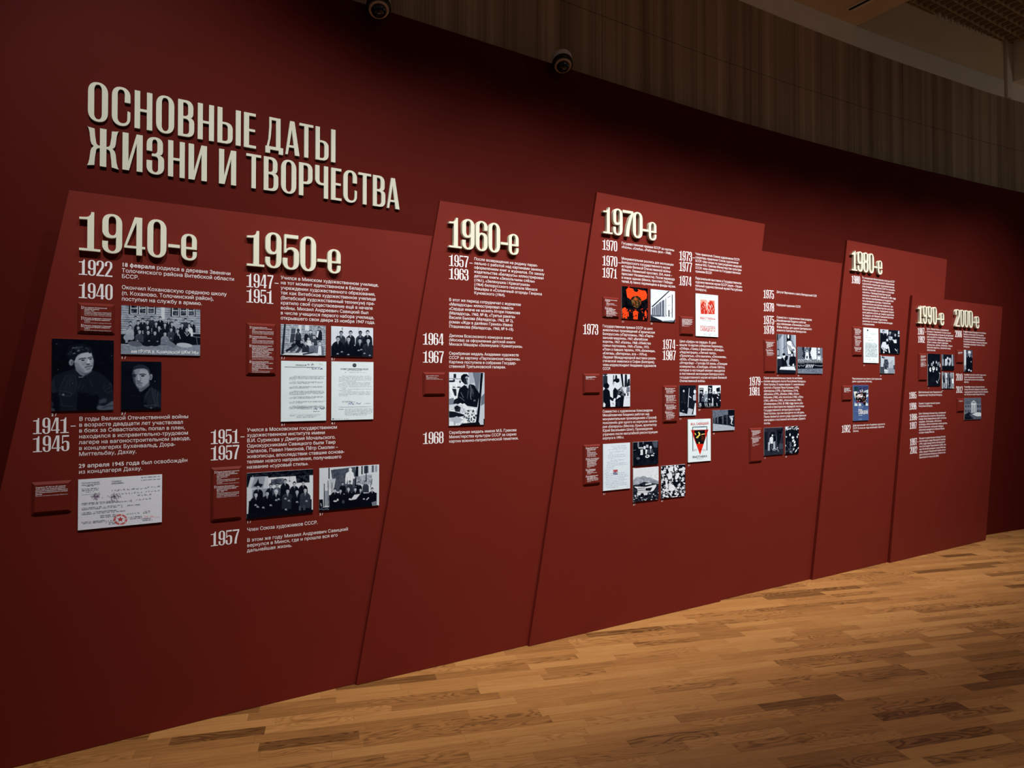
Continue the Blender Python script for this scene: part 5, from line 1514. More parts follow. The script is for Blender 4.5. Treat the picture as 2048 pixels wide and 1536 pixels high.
# ---------------------------------------------------------------- 1960s
def pt_painter(q):
    q.p(.88, 310, 160, 760, 160, 740, 420, 310, 480); q.p(.45, 800, 160, 980, 160, 950, 620, 880, 480, 850, 300); q.p(.65, 720, 160, 820, 160, 860, 400, 740, 420); q.b(.5, 970, 160, 1000, 600)
    q.b(.12, 405, 200, 460, 290); q.l(.3, 12, 310, 300, 560, 310); q.b(.15, 310, 340, 400, 380)
    q.b(.92, 310, 380, 620, 900); q.e(.15, 415, 345, 20, 34); q.p(.95, 370, 390, 460, 380, 470, 500, 450, 530, 360, 510); q.p(.15, 370, 520, 465, 530, 470, 680, 430, 680, 400, 600); q.e(.1, 415, 490, 30, 12); q.e(.2, 545, 370, 18, 30); q.p(.9, 510, 400, 600, 400, 590, 500, 490, 510); q.e(.2, 520, 490, 42, 16); q.noise(.25, 18, 315, 420, 480, 740)
    q.p(.5, 310, 740, 410, 720, 420, 860, 310, 870); q.p(.1, 420, 760, 500, 720, 490, 850, 310, 860, 400, 850)
    q.p(.05, 480, 870, 500, 640, 530, 520, 640, 440, 700, 480, 760, 420, 850, 440, 920, 520, 970, 640, 950, 740, 920, 930, 900, 945, 640, 900, 560, 830)
    q.p(.16, 720, 480, 770, 430, 830, 560, 850, 700, 760, 700, 720, 600); q.l(.5, 12, 770, 440, 790, 560, 770, 700, 790, 760); q.l(.4, 12, 820, 520, 830, 640); q.l(.55, 10, 880, 480, 960, 600); q.l(.35, 10, 720, 560, 700, 740); q.l(.4, 16, 560, 600, 620, 720); q.l(.4, 14, 530, 700, 590, 740, 640, 790); q.e(.4, 860, 780, 26, 20)
    q.p(.75, 700, 440, 735, 440, 720, 520, 690, 490); q.p(.62, 640, 290, 700, 240, 740, 260, 745, 360, 735, 430, 690, 450, 650, 400); q.p(.18, 620, 270, 680, 300, 700, 420, 650, 430, 600, 380); q.p(.9, 715, 270, 742, 280, 742, 420, 715, 430, 725, 350)
    q.p(.03, 560, 300, 570, 240, 620, 200, 690, 200, 735, 250, 730, 270, 690, 245, 650, 280, 630, 340, 620, 400, 580, 360); q.e(.12, 700, 310, 22, 9); q.l(.15, 8, 700, 400, 735, 398)
    q.p(.8, 310, 870, 450, 860, 920, 930, 960, 1330, 310, 1340); q.p(.12, 420, 920, 480, 880, 560, 930, 540, 1030, 440, 1020); q.noise(.5, 26, 330, 950, 930, 1320); q.noise(.35, 12, 330, 1000, 930, 1320)
    q.p(.1, 310, 1010, 420, 1020, 640, 1090, 620, 1120, 500, 1140, 430, 1150, 310, 1150); q.p(.7, 330, 1180, 480, 1120, 620, 1200, 490, 1280)
    for _ in range(60): q.e(q.r.choice([.05, .15, .9, .95]), q.r.uniform(620, 920), q.r.uniform(1000, 1310), 22, 12, q.r.rand() * 3)
    q.p(.9, 600, 850, 640, 840, 700, 900, 735, 970, 715, 978, 680, 930, 690, 985, 665, 980, 640, 930, 645, 980, 625, 960)
    q.p(.03, 1000, 175, 1052, 175, 950, 1310, 880, 1310, 940, 900); q.p(.75, 1052, 175, 1085, 175, 1085, 1310, 955, 1310); q.p(.45, 1010, 700, 1085, 620, 1080, 850, 1000, 900); q.b(.1, 1060, 1180, 1085, 1310); q.p(.04, 600, 1280, 960, 1250, 1000, 1330, 500, 1340); q.b(.9, 310, 1240, 410, 1335); q.noise(.05, 6)
fr = (310, 1085, 160, 165, 1333, 1310)
add(2, [(898.3, 744.6), (968.9, 745), (898.1, 851.5), (968.7, 849.4)], 'photo_print', 'tall photograph of a man in a dark shirt bending over a paint-strewn table', 'photograph', pt_painter, fr, bg=.8, res=1.8)

# ---------------------------------------------------------------- 1970s
OR, BK = (.95, .27, .10), (.025, .035, .055)
def pt_mural(q):
    q.a[:] = np.array(BK); q.noise(.09, 60)
    q.p(OR, 330, 290, 400, 230, 540, 265, 545, 310, 600, 350, 650, 350, 690, 310, 660, 265, 780, 300, 890, 310, 940, 420, 925, 540, 800, 610, 755, 590, 745, 520, 660, 470, 560, 475, 500, 510, 460, 580, 400, 530, 365, 520)
    q.p((.75, .15, .08), 385, 200, 440, 200, 420, 240, 380, 240); q.noise(.12, 14, 340, 260, 930, 600)
    for _ in range(120):
        t = q.r.rand() * 6.283; r = q.r.rand() ** .5
        q.e([(.32, .24, .12), (.16, .13, .08), (.45, .33, .18), (.06, .06, .05), (.5, .22, .1)][q.r.randint(5)], 625 + 130 * r * math.cos(t), 640 + 160 * r * math.sin(t), 16, 30, q.r.rand() * 3)
    q.e((.62, .30, .15), 605, 560, 40, 50); q.p((.55, .25, .1), 560, 640, 590, 640, 585, 720, 555, 720)
    for x, y, w, h in ((215, 820, 160, 310), (370, 930, 40, 150), (430, 880, 30, 60), (525, 900, 150, 260), (690, 950, 60, 90), (760, 920, 60, 60), (860, 910, 70, 200), (800, 1080, 50, 90)):
        q.p(OR, x, y + 30, x + w * .5, y - 20, x + w, y + 40, x + w * .9, y + h, x + w * .1, y + h - 10)
    for _ in range(90): q.e(BK if q.r.rand() < .6 else (.8, .2, .08), q.r.uniform(210, 950), q.r.uniform(820, 1150), q.r.uniform(6, 26), q.r.uniform(6, 22), a=.8)
    for x in (450, 720, 780): q.p(BK, x - 40, 1150, x - 30, 960, x, 920, x + 30, 960, x + 45, 1160)
    q.p((.45, .1, .05), 540, 840, 640, 850, 600, 900)
fr = (212, 963, 185, 240, 1130, 1175)
add(3, [(1243.7, 572.6), (1296, 576.4), (1243.7, 637.2), (1295, 640.3)], 'photo_print', 'orange and black picture of a winged shape above a crowd', 'picture', pt_mural, fr, '1', bg=.05, res=2.0)

def pt_palace(q):
    q.noise(.16, 120)
    q.p(.93, 1590, 330, 1760, 340, 1760, 1110, 1500, 1070, 1380, 1050, 1100, 1000, 1095, 790)
    q.p(.12, 1085, 770, 1560, 330, 1605, 328, 1110, 795); q.l(.75, 8, 1110, 810, 1620, 400)
    for x0, x1, y0, y1 in ((1100, 1140, 800, 1010), (1155, 1195, 770, 1015), (1210, 1245, 720, 1020), (1255, 1290, 690, 1025), (1305, 1360, 640, 1035), (1378, 1445, 590, 1045)):
        q.p(.42, x0, y0 + 20, x1, y0 - 15, x1, y1 + 6, x0, y1); q.l(.15, 8, x0, y0 + 20, x0, y1)
    q.l(.25, 16, 1485, 540, 1485, 1060); q.l(.2, 14, 1525, 530, 1620, 470); q.l(.15, 22, 1672, 430, 1668, 1100); q.l(.3, 10, 1545, 750, 1610, 740); q.b(.15, 1560, 880, 1592, 1075); q.e(.1, 1632, 970, 9, 14); q.b(.2, 1505, 1020, 1518, 1065)
    q.p(.35, 1060, 1010, 1300, 1030, 1480, 1060, 1400, 1080, 1060, 1050); q.p(.13, 1060, 1040, 1380, 1185, 1400, 1225, 1045, 1190); q.p(.85, 1320, 1060, 1700, 1100, 1760, 1150, 1700, 1200, 1390, 1185); q.p(.45, 1400, 1190, 1700, 1180, 1690, 1235, 1400, 1215); q.p(.1, 1690, 1220, 1750, 1140, 1750, 1245, 1680, 1240); q.noise(.10, 10)
fr = (1060, 1755, 262, 335, 1185, 1240)
add(3, [(1301.4, 577.9), (1350, 582.9), (1301.4, 641), (1349.6, 644.8)], 'photo_print', 'photograph of a long pale building with tall windows seen along its front', 'photograph', pt_palace, fr, '2', bg=.86, res=2.0)

def pt_poster1(q):
    q.a[:] = np.array((.90, .965, .98))
    R, P_ = (.78, .22, .16), (.93, .62, .56)
    for i in range(2): q.words((.6, .7, .75), 1315, 1465, 160 + 22 * i, 8, .9)
    q.p(P_, 1315, 205, 1465, 215, 1465, 360, 1320, 355)
    for cx, top in ((1355, 225), (1430, 215)):
        q.p(R, cx - 35, 360, cx - 38, 270, cx - 12, top, cx + 14, top + 15, cx + 28, 280, cx + 32, 360)
    for _ in range(46): q.l((.96, .86, .83) if q.r.rand() < .5 else (.66, .1, .08), 5, *(lambda x, y: (x, y, x + q.r.uniform(-12, 14), y + q.r.uniform(15, 45)))(q.r.uniform(1320, 1455), q.r.uniform(220, 330)))
    q.p((.865, .935, .955), 1375, 205, 1395, 240, 1412, 205)
    q.words((.55, .5, .52), 1335, 1450, 432, 9, .9)
    for i in range(3): q.words((.75, .8, .83), 1315, 1470, 452 + 13 * i, 6, .7)
    for i in range(2): q.words((.6, .62, .66), 1348, 1490, 572 + 12 * i, 7, .8)
fr = (1268, 1500, 140, 160, 595, 603)
f = add(3, [(1391, 586.7), (1436, 590.9), (1391.5, 671.8), (1436, 674.3)], 'poster', 'white exhibition poster with a red drawing of figures and bold red lettering', 'poster', pt_poster1, fr, bg=.9, res=2.0)
caption_on(f, 'ВЫСТАВКА', .19, .595, .87, .05, M['redink'])
caption_on(f, 'МИХАИЛА АНДРЕЕВИЧА', .19, .775, .87, .028, M['redink'])
caption_on(f, 'САВИЦКОГО', .19, .872, .87, .085, M['redink'])

def pt_shake(q):
    q.b(.86, 400, 212, 1133, 1265); q.b(.2, 270, 212, 400, 640); q.p(.92, 265, 250, 320, 265, 270, 280); q.p(.92, 400, 250, 350, 265, 400, 280); q.b(.12, 380, 280, 405, 500)
    q.p(.08, 585, 250, 615, 250, 600, 500, 575, 600); q.e(.1, 680, 330, 34, 90); q.p(.07, 820, 212, 890, 212, 925, 620, 880, 640); q.p(.15, 960, 225, 1030, 225, 1040, 620, 945, 640); q.p(.12, 1060, 380, 1120, 360, 1130, 580, 1020, 640); q.p(.45, 1020, 640, 1110, 620, 1125, 780, 1000, 830); q.b(.08, 1040, 820, 1075, 920); q.p(.08, 930, 870, 980, 820, 990, 910, 940, 920); q.l(.55, 10, 980, 980, 1130, 975); q.p(.8, 770, 350, 830, 300, 850, 600, 780, 580)
    q.e(.02, 375, 600, 85, 90); q.p(.02, 285, 580, 300, 540, 400, 485, 440, 545, 468, 575, 440, 585); q.p(.03, 265, 760, 330, 680, 420, 700, 470, 760, 490, 930, 600, 1010, 580, 1090, 480, 1030, 500, 1270, 330, 1270, 345, 1180, 290, 1110, 265, 1180)
    q.p(.6, 395, 680, 430, 660, 440, 740)
    q.e(.03, 690, 430, 95, 70); q.e(.04, 740, 410, 45, 55); q.p(.85, 600, 490, 640, 450, 740, 530, 730, 640, 710, 720, 660, 640, 610, 600); q.e(.25, 625, 520, 12, 8); q.l(.5, 8, 610, 570, 640, 575)
    q.p(.04, 580, 740, 640, 640, 720, 730, 860, 620, 950, 860, 920, 1080, 905, 1265, 650, 1265, 660, 1100, 580, 1010)
    for _ in range(150): q.l([.9, .6, .2, .75][q.r.randint(4)], 9, *(lambda x, y: (x, y, x + q.r.uniform(-25, 25), y + q.r.uniform(-25, 25)))(q.r.normal(870, 70), q.r.normal(750, 75)))
    q.p(.85, 740, 880, 800, 900, 830, 950, 760, 970, 700, 1020, 690, 990); q.e(.9, 630, 1040, 32, 55, .4); q.p(.9, 480, 1070, 520, 1060, 640, 1110, 600, 1180, 500, 1150); q.p(.85, 500, 1150, 650, 1150, 650, 1260, 520, 1265); q.l(.1, 14, 560, 1130, 600, 1190)
    q.p(.15, 700, 1100, 790, 1040, 790, 1265, 740, 1265); q.noise(.06, 10)
fr = (268, 1133, 212, 212, 1268, 1262)
add(3, [(1206.2, 748.1), (1260, 748.1), (1206.2, 813.5), (1259.9, 813.2)], 'photo_print', 'photograph of a handshake over a bunch of flowers', 'photograph', pt_shake, fr, bg=.86, res=2.0)

def pt_letter(q):
    q.a[:] = np.array((.87, .93, .97)); q.noise(.03, 50)
    y = 300
    rows = [(400, 665), (440, 665), (345, 680), (365, 630), (365, 420), (335, 640), (340, 640), (350, 450), (370, 605), (320, 495), (335, 650), (315, 700), (310, 420), (305, 410), (290, 380), (300, 350), (280, 620), (290, 680), (300, 690), (290, 640), (300, 680), (285, 600), (300, 660), (300, 680), (310, 520)]
    for i, (a, b_) in enumerate(rows):
        q.scrawl((.42, .48, .62), a, b_, 312 + i * 31.5 + (10 if i > 2 else 0), 11, 3, slope=-.05)
    q.b((.72, .68, .74), 425, 738, 515, 832); q.p((.75, .2, .22), 430, 740, 512, 738, 500, 775, 440, 780); q.p((.35, .42, .6), 430, 800, 470, 775, 510, 830, 430, 830)
    for _ in range(20): q.e((.9, .9, .92) if q.r.rand() < .5 else (.25, .25, .35), q.r.uniform(430, 510), q.r.uniform(742, 830), 6, 4)
fr = (245, 743, 263, 235, 1133, 1085)
add(3, [(1206, 888.3), (1260, 885.2), (1206.1, 981.9), (1259.8, 976.6)], 'document_print', 'handwritten letter on pale paper with a small coloured picture in the middle', 'letter', pt_letter, fr, '1', bg=.86, res=1.8)

def pt_twomen(q):
    q.noise(.08, 60); q.b(.5, 890, 220, 915, 320); q.b(.45, 985, 215, 1000, 300); q.b(.7, 1040, 275, 1085, 330); q.p(.35, 1150, 220, 1260, 210, 1250, 330, 1190, 330)
    q.b(.8, 905, 322, 990, 345); q.e(.04, 1010, 290, 34, 30); q.e(.85, 1015, 328, 22, 32); q.e(.04, 1125, 295, 30, 26); q.e(.85, 1128, 325, 20, 28)
    q.p(.88, 940, 370, 985, 355, 985, 460, 945, 450); q.p(.9, 1030, 360, 1070, 370, 1050, 460, 1025, 440); q.p(.03, 985, 360, 1030, 360, 1030, 450, 985, 450); q.p(.3, 1080, 360, 1170, 360, 1180, 440, 1070, 440); q.l(.8, 8, 1125, 355, 1130, 420)
    q.e(.9, 960, 452, 26, 12); q.e(.92, 1068, 490, 42, 28, -.3); q.e(.05, 1066, 488, 18, 12); q.e(.85, 1160, 475, 30, 14); q.e(.8, 1185, 440, 14, 10); q.e(.4, 900, 525, 32, 24); q.l(.5, 8, 810, 378, 860, 370); q.noise(.08, 14)
fr = (808, 1270, 228, 205, 665, 638)
add(3, [(1266, 884.5), (1316.6, 882), (1266, 931.4), (1316.2, 928.5)], 'photo_print', 'dark photograph of two men sitting in an unlit room', 'photograph', pt_twomen, fr, '2', bg=.06, res=2.0)

def pt_sanat(q):
    q.p(.62, 805, 960, 830, 900, 880, 870, 940, 885, 985, 850, 1060, 880, 1120, 890, 1200, 920, 1275, 960, 1275, 1010, 805, 1040); q.noise(.22, 24, 810, 870, 1270, 1000)
    q.p(.15, 805, 1020, 900, 1010, 1000, 965, 1100, 985, 1275, 1010, 1275, 1330, 805, 1330); q.noise(.2, 22, 810, 1010, 1270, 1330)
    q.p(.95, 1030, 1000, 1130, 990, 1150, 1010, 1030, 1025); q.p(.92, 830, 1045, 1040, 1060, 1170, 1030, 1230, 1020, 1225, 1060, 1180, 1130, 1140, 1150, 890, 1150, 885, 1090, 835, 1060); q.p(.08, 1030, 1085, 1160, 1070, 1120, 1135, 1030, 1130)
    for i in range(5):
        for j in range(2): q.b(.12, 895 + i * 26, 1070 + j * 38, 910 + i * 26, 1092 + j * 38)
    for _ in range(70): q.e(q.r.choice([.8, .6, .04, .1]), q.r.uniform(810, 1265), q.r.uniform(1150, 1325), q.r.uniform(8, 20), q.r.uniform(6, 14))
    q.p(.85, 880, 1155, 1080, 1155, 1060, 1210, 880, 1210); q.e(.04, 970, 1210, 32, 40); q.noise(.1, 8)
fr = (808, 1275, 715, 683, 1335, 1300)
add(3, [(1266.2, 936.8), (1317, 933.4), (1266.3, 1003.4), (1317, 999.6)], 'photo_print', 'photograph of a white seaside building below a rocky mountain', 'photograph', pt_sanat, fr, '3', bg=.9, res=2.0)

def pt_relief(q):
    q.b(.05, 1330, 650, 1775, 1260)
    for _ in range(130):
        q.e(.92, q.r.uniform(1330, 1770), q.r.uniform(660, 1250), q.r.uniform(8, 26), q.r.uniform(10, 40), q.r.rand() * 3)
    for _ in range(110):
        x, y = q.r.uniform(1330, 1770), q.r.uniform(660, 1250)
        q.l(.05, q.r.uniform(6, 12), x, y, x + q.r.uniform(-40, 40), y + q.r.uniform(-40, 40), x + q.r.uniform(-50, 50), y + q.r.uniform(-40, 60))
    q.e(.94, 1545, 740, 88, 62); q.e(.1, 1560, 730, 12, 40); q.l(.06, 16, 1560, 720, 1580, 820, 1560, 960); q.l(.06, 14, 1500, 770, 1560, 800, 1640, 740)
    q.e(.94, 1490, 850, 44, 60); q.e(.94, 1620, 860, 30, 70, .4); q.e(.95, 1520, 1070, 55, 60); q.e(.1, 1440, 940, 28, 38); q.e(.8, 1438, 940, 18, 26); q.p(.95, 1400, 900, 1420, 870, 1460, 1060, 1420, 1060); q.e(.9, 1740, 720, 26, 40); q.l(.05, 22, 1640, 680, 1700, 655, 1765, 690)
    q.noise(.12, 14)
fr = (1332, 1772, 670, 638, 1266, 1232)
add(3, [(1322.3, 932), (1370.1, 928.7), (1322.3, 996.2), (1370.5, 992.7)], 'photo_print', 'black and white picture of swirling interlaced shapes, lowest of the 1970s pictures', 'picture', pt_relief, fr, '4', bg=.5, res=2.0, seed=5)

def pt_canvas(q):
    q.noise(.08, 60); q.p(.05, 275, 200, 530, 230, 480, 945, 275, 885); q.p(.75, 530, 225, 548, 235, 510, 770, 495, 760); q.p(.10, 548, 180, 720, 180, 720, 820, 510, 760)
    q.e(.75, 390, 310, 22, 34); q.p(.7, 378, 375, 400, 375, 398, 445, 378, 445); q.e(.5, 338, 620, 14, 18); q.e(.5, 418, 632, 14, 18); q.e(.5, 370, 855, 26, 18); q.p(.12, 350, 350, 420, 350, 440, 640, 330, 640)
    q.p(.7, 275, 890, 480, 950, 510, 780, 720, 840, 725, 1000, 265, 1005); q.noise(.15, 20, 270, 900, 720, 1000)
    q.e(.9, 690, 330, 34, 55); q.e(.25, 700, 250, 30, 26); q.p(.7, 640, 430, 720, 380, 725, 570, 660, 590, 640, 540); q.p(.9, 535, 440, 600, 490, 590, 510, 530, 470); q.p(.12, 625, 580, 715, 570, 680, 720, 700, 820, 670, 960, 600, 960, 640, 820, 620, 700); q.p(.9, 690, 650, 720, 640, 720, 960, 640, 960); q.noise(.06, 8)
fr = (275, 723, 150, 153, 1005, 985)
add(3, [(1358.8, 770.6), (1391.9, 770.9), (1359, 832), (1391.7, 830.5)], 'photo_print', 'narrow photograph of a person in a white shirt beside a tall dark canvas', 'photograph', pt_canvas, fr, '1', bg=.1, res=2.2)

def pt_visit(q):
    q.b(.05, 840, 225, 945, 400); q.b(.05, 1065, 160, 1185, 460); q.p(.06, 1290, 230, 1390, 205, 1390, 330, 1290, 320)
    for x, y in ((870, 260), (910, 255), (1105, 225), (1140, 240), (1125, 290)): q.e(.9, x, y, 20, 14, .5)
    for _ in range(30): q.e(.8, q.r.uniform(815, 1400), q.r.uniform(330, 470), 14, 20)
    for x, y, cc in ((890, 330, .08), (940, 390, .06), (1015, 345, .5), (1115, 330, .05), (1235, 350, .05), (1330, 350, .04), (1395, 330, .1)):
        q.bust(x, y, 28, coat=cc, face=.8, hair=.1, shirt=.85, body=14, wide=1.1, tie=False)
    for x, y in ((915, 470), (985, 540), (1010, 500), (1085, 520), (1310, 480), (1390, 560), (1335, 405), (1150, 640)): q.l(.9, 24, x, y, x + 30, y + 30)
    q.p(.35, 890, 500, 960, 480, 980, 590, 890, 600); q.b(.03, 810, 620, 1410, 745); q.b(.9, 1180, 500, 1205, 720)
    for x in (985, 1030, 1105, 1150, 1300, 840, 870): q.l(.85, 16, x, 640, x + 12, 725)
    q.noise(.10, 12)
fr = (815, 1412, 150, 150, 755, 745)
add(3, [(1396.9, 770.7), (1441.1, 770.7), (1397.1, 814.1), (1441.3, 813.4)], 'photo_print', 'contrasty photograph of visitors crowding before dark paintings on a white wall', 'photograph', pt_visit, fr, '2', bg=.93, res=2.0)

def pt_gallery(q):
    q.p(.42, 1205, 840, 1620, 835, 1620, 1000, 1215, 1090); q.noise(.2, 24, 1210, 845, 1620, 1060); q.b(.02, 1620, 830, 1800, 1000); q.p(.12, 1215, 1080, 1620, 970, 1800, 980, 1800, 1310, 1620, 1260, 1215, 1220)
    for x0, x1, y0, y1 in ((1220, 1255, 1045, 1215), (1270, 1325, 1035, 1200), (1350, 1465, 1010, 1205), (1485, 1590, 975, 1225)):
        q.p(.05, x0, y0 + 10, x1, y0 - 10, x1, y1 + 14, x0, y1); q.noise(.5, 16, x0, y0 + 20, x1, y1 - 70); q.l(.55, 7, x0, y1, x0, y0 + 10, x1, y0 - 10, x1, y1 + 14)
    q.p(.65, 1650, 1010, 1780, 1000, 1700, 1130); q.e(.9, 1730, 1090, 22, 24); q.p(.9, 1715, 1110, 1750, 1110, 1730, 1160, 1710, 1230, 1690, 1225); q.e(.85, 1732, 1235, 16, 12)
    q.p(.66, 1215, 1215, 1620, 1265, 1800, 1315, 1800, 1405, 1205, 1425); q.noise(.1, 20, 1215, 1260, 1795, 1400)
fr = (1212, 1800, 842, 834, 1423, 1398)
add(3, [(1425.6, 820.2), (1468.9, 819.6), (1425.9, 862), (1468.9, 860.1)], 'photo_print', 'photograph of a gallery with framed dark pictures receding along a rough wall', 'photograph', pt_gallery, fr, '4', bg=.4, res=2.0)

def pt_poster2(q):
    q.a[:] = np.array((.90, .965, .985))
    R = (.85, .14, .08)
    for i in range(3): q.words((.7, .78, .82), 460 + 10 * i, 640, 148 + 15 * i, 7, .8)
    q.words((.6, .7, .75), 360, 740, 300, 9, .5)
    q.l((.09, .1, .17), 18, 355, 1010, 352, 340, 745, 325, 745, 990); q.l((.1, .5, .7), 7, 420, 356, 700, 340, a=.7)
    q.p(R, 305, 425, 790, 405, 552, 1110); q.p((.87, .945, .965), 375, 365, 735, 350, 735, 400, 375, 415)
    q.p((.05, .06, .08), 395, 430, 695, 418, 695, 660, 655, 805, 455, 805, 395, 610); q.l((.09, .1, .17), 18, 352, 400, 354, 560); q.l((.09, .1, .17), 18, 745, 390, 745, 540)
    q.e((.28, .12, .06), 625, 640, 42, 90); q.noise(.10, 22, 400, 430, 690, 800)
    Y = (.93, .85, .42)
    q.l(Y, 24, 410, 505, 440, 560); q.e(Y, 518, 490, 20, 18); q.p(Y, 510, 500, 555, 500, 560, 570, 530, 590); q.l(Y, 24, 530, 560, 445, 640); q.l(Y, 22, 520, 580, 480, 650); q.l((.98, .9, .55), 20, 585, 545, 690, 525); q.e(Y, 528, 778, 20, 26)
    for x0, x1 in ((378, 470), (622, 715)):
        for i in range(2): q.words((.55, .3, .38), x0, x1, 975 + 27 * i, 16, .85)
    for i in range(3): q.words((.5, .55, .6), 445 + 12 * i, 655 - 10 * i, 1212 + 18 * i, 7, .8)
    q.e((.25, .05, .05), 570, 960, 9, 20)
fr = (220, 855, 125, 100, 1328, 1272)
f = add(3, [(1375.4, 839), (1420.9, 837.2), (1376.1, 925.1), (1421.5, 921.1)], 'poster', 'white exhibition poster with a red triangle pointing down in a black frame', 'poster', pt_poster2, fr, '3', bg=.93, res=2.2)
caption_on(f, 'М.А. САВИЦКИЙ', .12, .137, .915, .056, M['redink'])
caption_on(f, 'ВЫСТАВКА', .19, .905, .84, .045, M['ink'])

# ---------------------------------------------------------------- the board without a heading
def pt_table(q):
    for i in range(9): q.p(.5 + .08 * (i % 3), 240 + i * 62, 130, 300 + i * 62, 130, 300 + i * 62, 900, 240 + i * 62, 900)
    q.p(.4, 300, 150, 400, 150, 300, 300); q.b(.05, 240, 140, 270, 330); q.p(.06, 515, 150, 640, 155, 640, 330, 540, 360, 520, 500, 545, 760, 530, 760, 515, 500); q.e(.85, 570, 200, 26, 70); q.noise(.4, 20, 525, 160, 630, 330)
    q.e(.95, 595, 400, 70, 60); q.p(.9, 540, 440, 680, 440, 640, 740, 550, 740); q.p(.92, 640, 480, 780, 560, 780, 700, 640, 660)
    for i in range(5): q.l(.08, 9, 545 + i * 22, 450 + i * 10, 600 + i * 22, 620 + i * 10, 660 + i * 15, 690)
    q.l(.2, 10, 520, 480, 400, 600); q.l(.1, 12, 660, 320, 790, 580); q.e(.45, 710, 620, 46, 40); q.b(.4, 550, 745, 640, 775)
    q.b(.12, 240, 590, 300, 810); q.b(.65, 245, 620, 285, 780); q.b(.8, 230, 820, 350, 880); q.b(.16, 240, 890, 400, 1300)
    q.p(.03, 360, 880, 420, 830, 480, 790, 560, 800, 550, 900, 500, 960, 540, 1110, 380, 1120, 370, 1000); q.e(.06, 432, 755, 44, 40); q.p(.85, 400, 830, 430, 790, 480, 790, 470, 850, 440, 850, 460, 940, 420, 880)
    q.p(.03, 600, 840, 680, 800, 790, 830, 790, 1110, 580, 1110); q.p(.03, 645, 700, 690, 680, 720, 720, 730, 820, 680, 810); q.e(.8, 675, 775, 26, 45); q.p(.9, 690, 1060, 730, 1030, 735, 1100, 690, 1105); q.e(.9, 590, 1090, 18, 16)
    q.b(.04, 240, 1120, 790, 1345); q.p(.84, 340, 1135, 745, 1125, 785, 1245, 305, 1215); q.p(.1, 300, 1230, 785, 1255, 770, 1335, 300, 1320); q.noise(.06, 12)
fr = (238, 795, 130, 155, 1325, 1345)
add(4, [(1554.3, 668.1), (1591.9, 670.1), (1554.1, 745.8), (1591.4, 747.4)], 'photo_print', 'tall photograph of two dark-suited men behind a white table', 'photograph', pt_table, fr, '1', bg=.6, res=2.2)

def pt_tapestry(q):
    for i in range(26):
        for j in range(12): q.e(.12 + .5 * ((i + j) % 2), 880 + i * 29, 525 + j * 34, 13, 13)
    q.p(.85, 1280, 540, 1420, 540, 1430, 900, 1300, 900, 1240, 720); q.noise(.2, 14, 1280, 545, 1420, 880)
    q.p(.15, 1000, 520, 1070, 520, 1060, 640, 1090, 760, 1060, 900, 1000, 800, 1040, 700, 1000, 620); q.p(.15, 1215, 520, 1275, 600, 1220, 700, 1265, 850, 1200, 900, 1200, 700); q.p(.75, 1070, 520, 1210, 530, 1190, 700, 1210, 900, 1080, 900, 1100, 700)
    q.e(.4, 1145, 600, 58, 85); q.e(.75, 1145, 640, 16, 30); q.b(.95, 1120, 700, 1180, 920); q.e(.2, 1142, 840, 22, 50); q.b(.45, 1430, 540, 1610, 950); q.e(.9, 1500, 585, 26, 34); q.e(.95, 1500, 690, 24, 36); q.p(.1, 1470, 740, 1540, 740, 1530, 765, 1470, 765); q.b(.6, 1440, 790, 1570, 950); q.b(.85, 1460, 820, 1540, 950)
    q.b(.03, 870, 930, 1610, 1190)
    for i in range(24):
        x = 885 + i * 31
        q.e(.8, x, 915 + q.r.uniform(-18, 25), 11, 16); q.p(.85, x - 5, 940, x + 8, 940, x + 4, 1010 + q.r.uniform(0, 60), x - 2, 1010); q.e(.75, x + 8, 1090 + q.r.uniform(-20, 30), 8, 14)
    for x in (1100, 1140, 1190, 1240, 1290): q.l(.85, 18, x, 1170, x + 40, 1060)
    q.b(.45, 870, 1190, 1612, 1365); q.noise(.3, 14, 875, 1200, 1608, 1355); q.noise(.1, 8)
fr = (870, 1612, 515, 555, 1335, 1362)
add(4, [(1595.3, 693.5), (1645, 696.1), (1595.6, 746.3), (1644.8, 748.2)], 'photo_print', 'wide photograph of a seated group under a large patterned tapestry', 'photograph', pt_tapestry, fr, '2', bg=.35, res=2.0)

def pt_arch(q):
    q.a[:] = np.array((.16, .16, .22)); q.noise(.06, 60)
    q.b(.10, 665, 400, 780, 1000); q.p(.02, 840, 700, 845, 500, 900, 410, 985, 405, 1050, 480, 1060, 900, 840, 900); q.l(.45, 10, 1045, 480, 1070, 560, 1065, 880); q.p(.3, 1160, 800, 1290, 820, 1290, 1000, 1150, 1000); q.p(.05, 1080, 340, 1290, 300, 1180, 780, 1100, 900); q.noise(.25, 40, 1150, 330, 1290, 560)
    q.p(.62, 790, 760, 850, 740, 850, 1040, 785, 1040); q.p(.66, 960, 760, 1030, 720, 1030, 970, 960, 1000); q.p(.20, 670, 1050, 1300, 1020, 1300, 1180, 665, 1205)
    q.e(.1, 930, 510, 36, 46); q.e(.9, 936, 525, 22, 34); q.p(.88, 870, 585, 920, 565, 960, 600, 955, 800, 870, 805); q.p(.85, 845, 620, 870, 590, 870, 700, 850, 850, 828, 830); q.p(.1, 862, 810, 945, 810, 930, 1020, 925, 1120, 870, 1120); q.l(.5, 14, 915, 830, 905, 1000)
    q.l(.8, 20, 930, 1000, 1000, 985, 1080, 1000); q.l(.7, 14, 940, 1030, 1040, 1030); q.e(.85, 1100, 945, 16, 18); q.l(.7, 16, 1090, 970, 1140, 1080); q.e(.5, 1000, 520, 18, 28, a=.5); q.noise(.05, 10)
fr = (668, 1308, 265, 245, 1210, 1175)
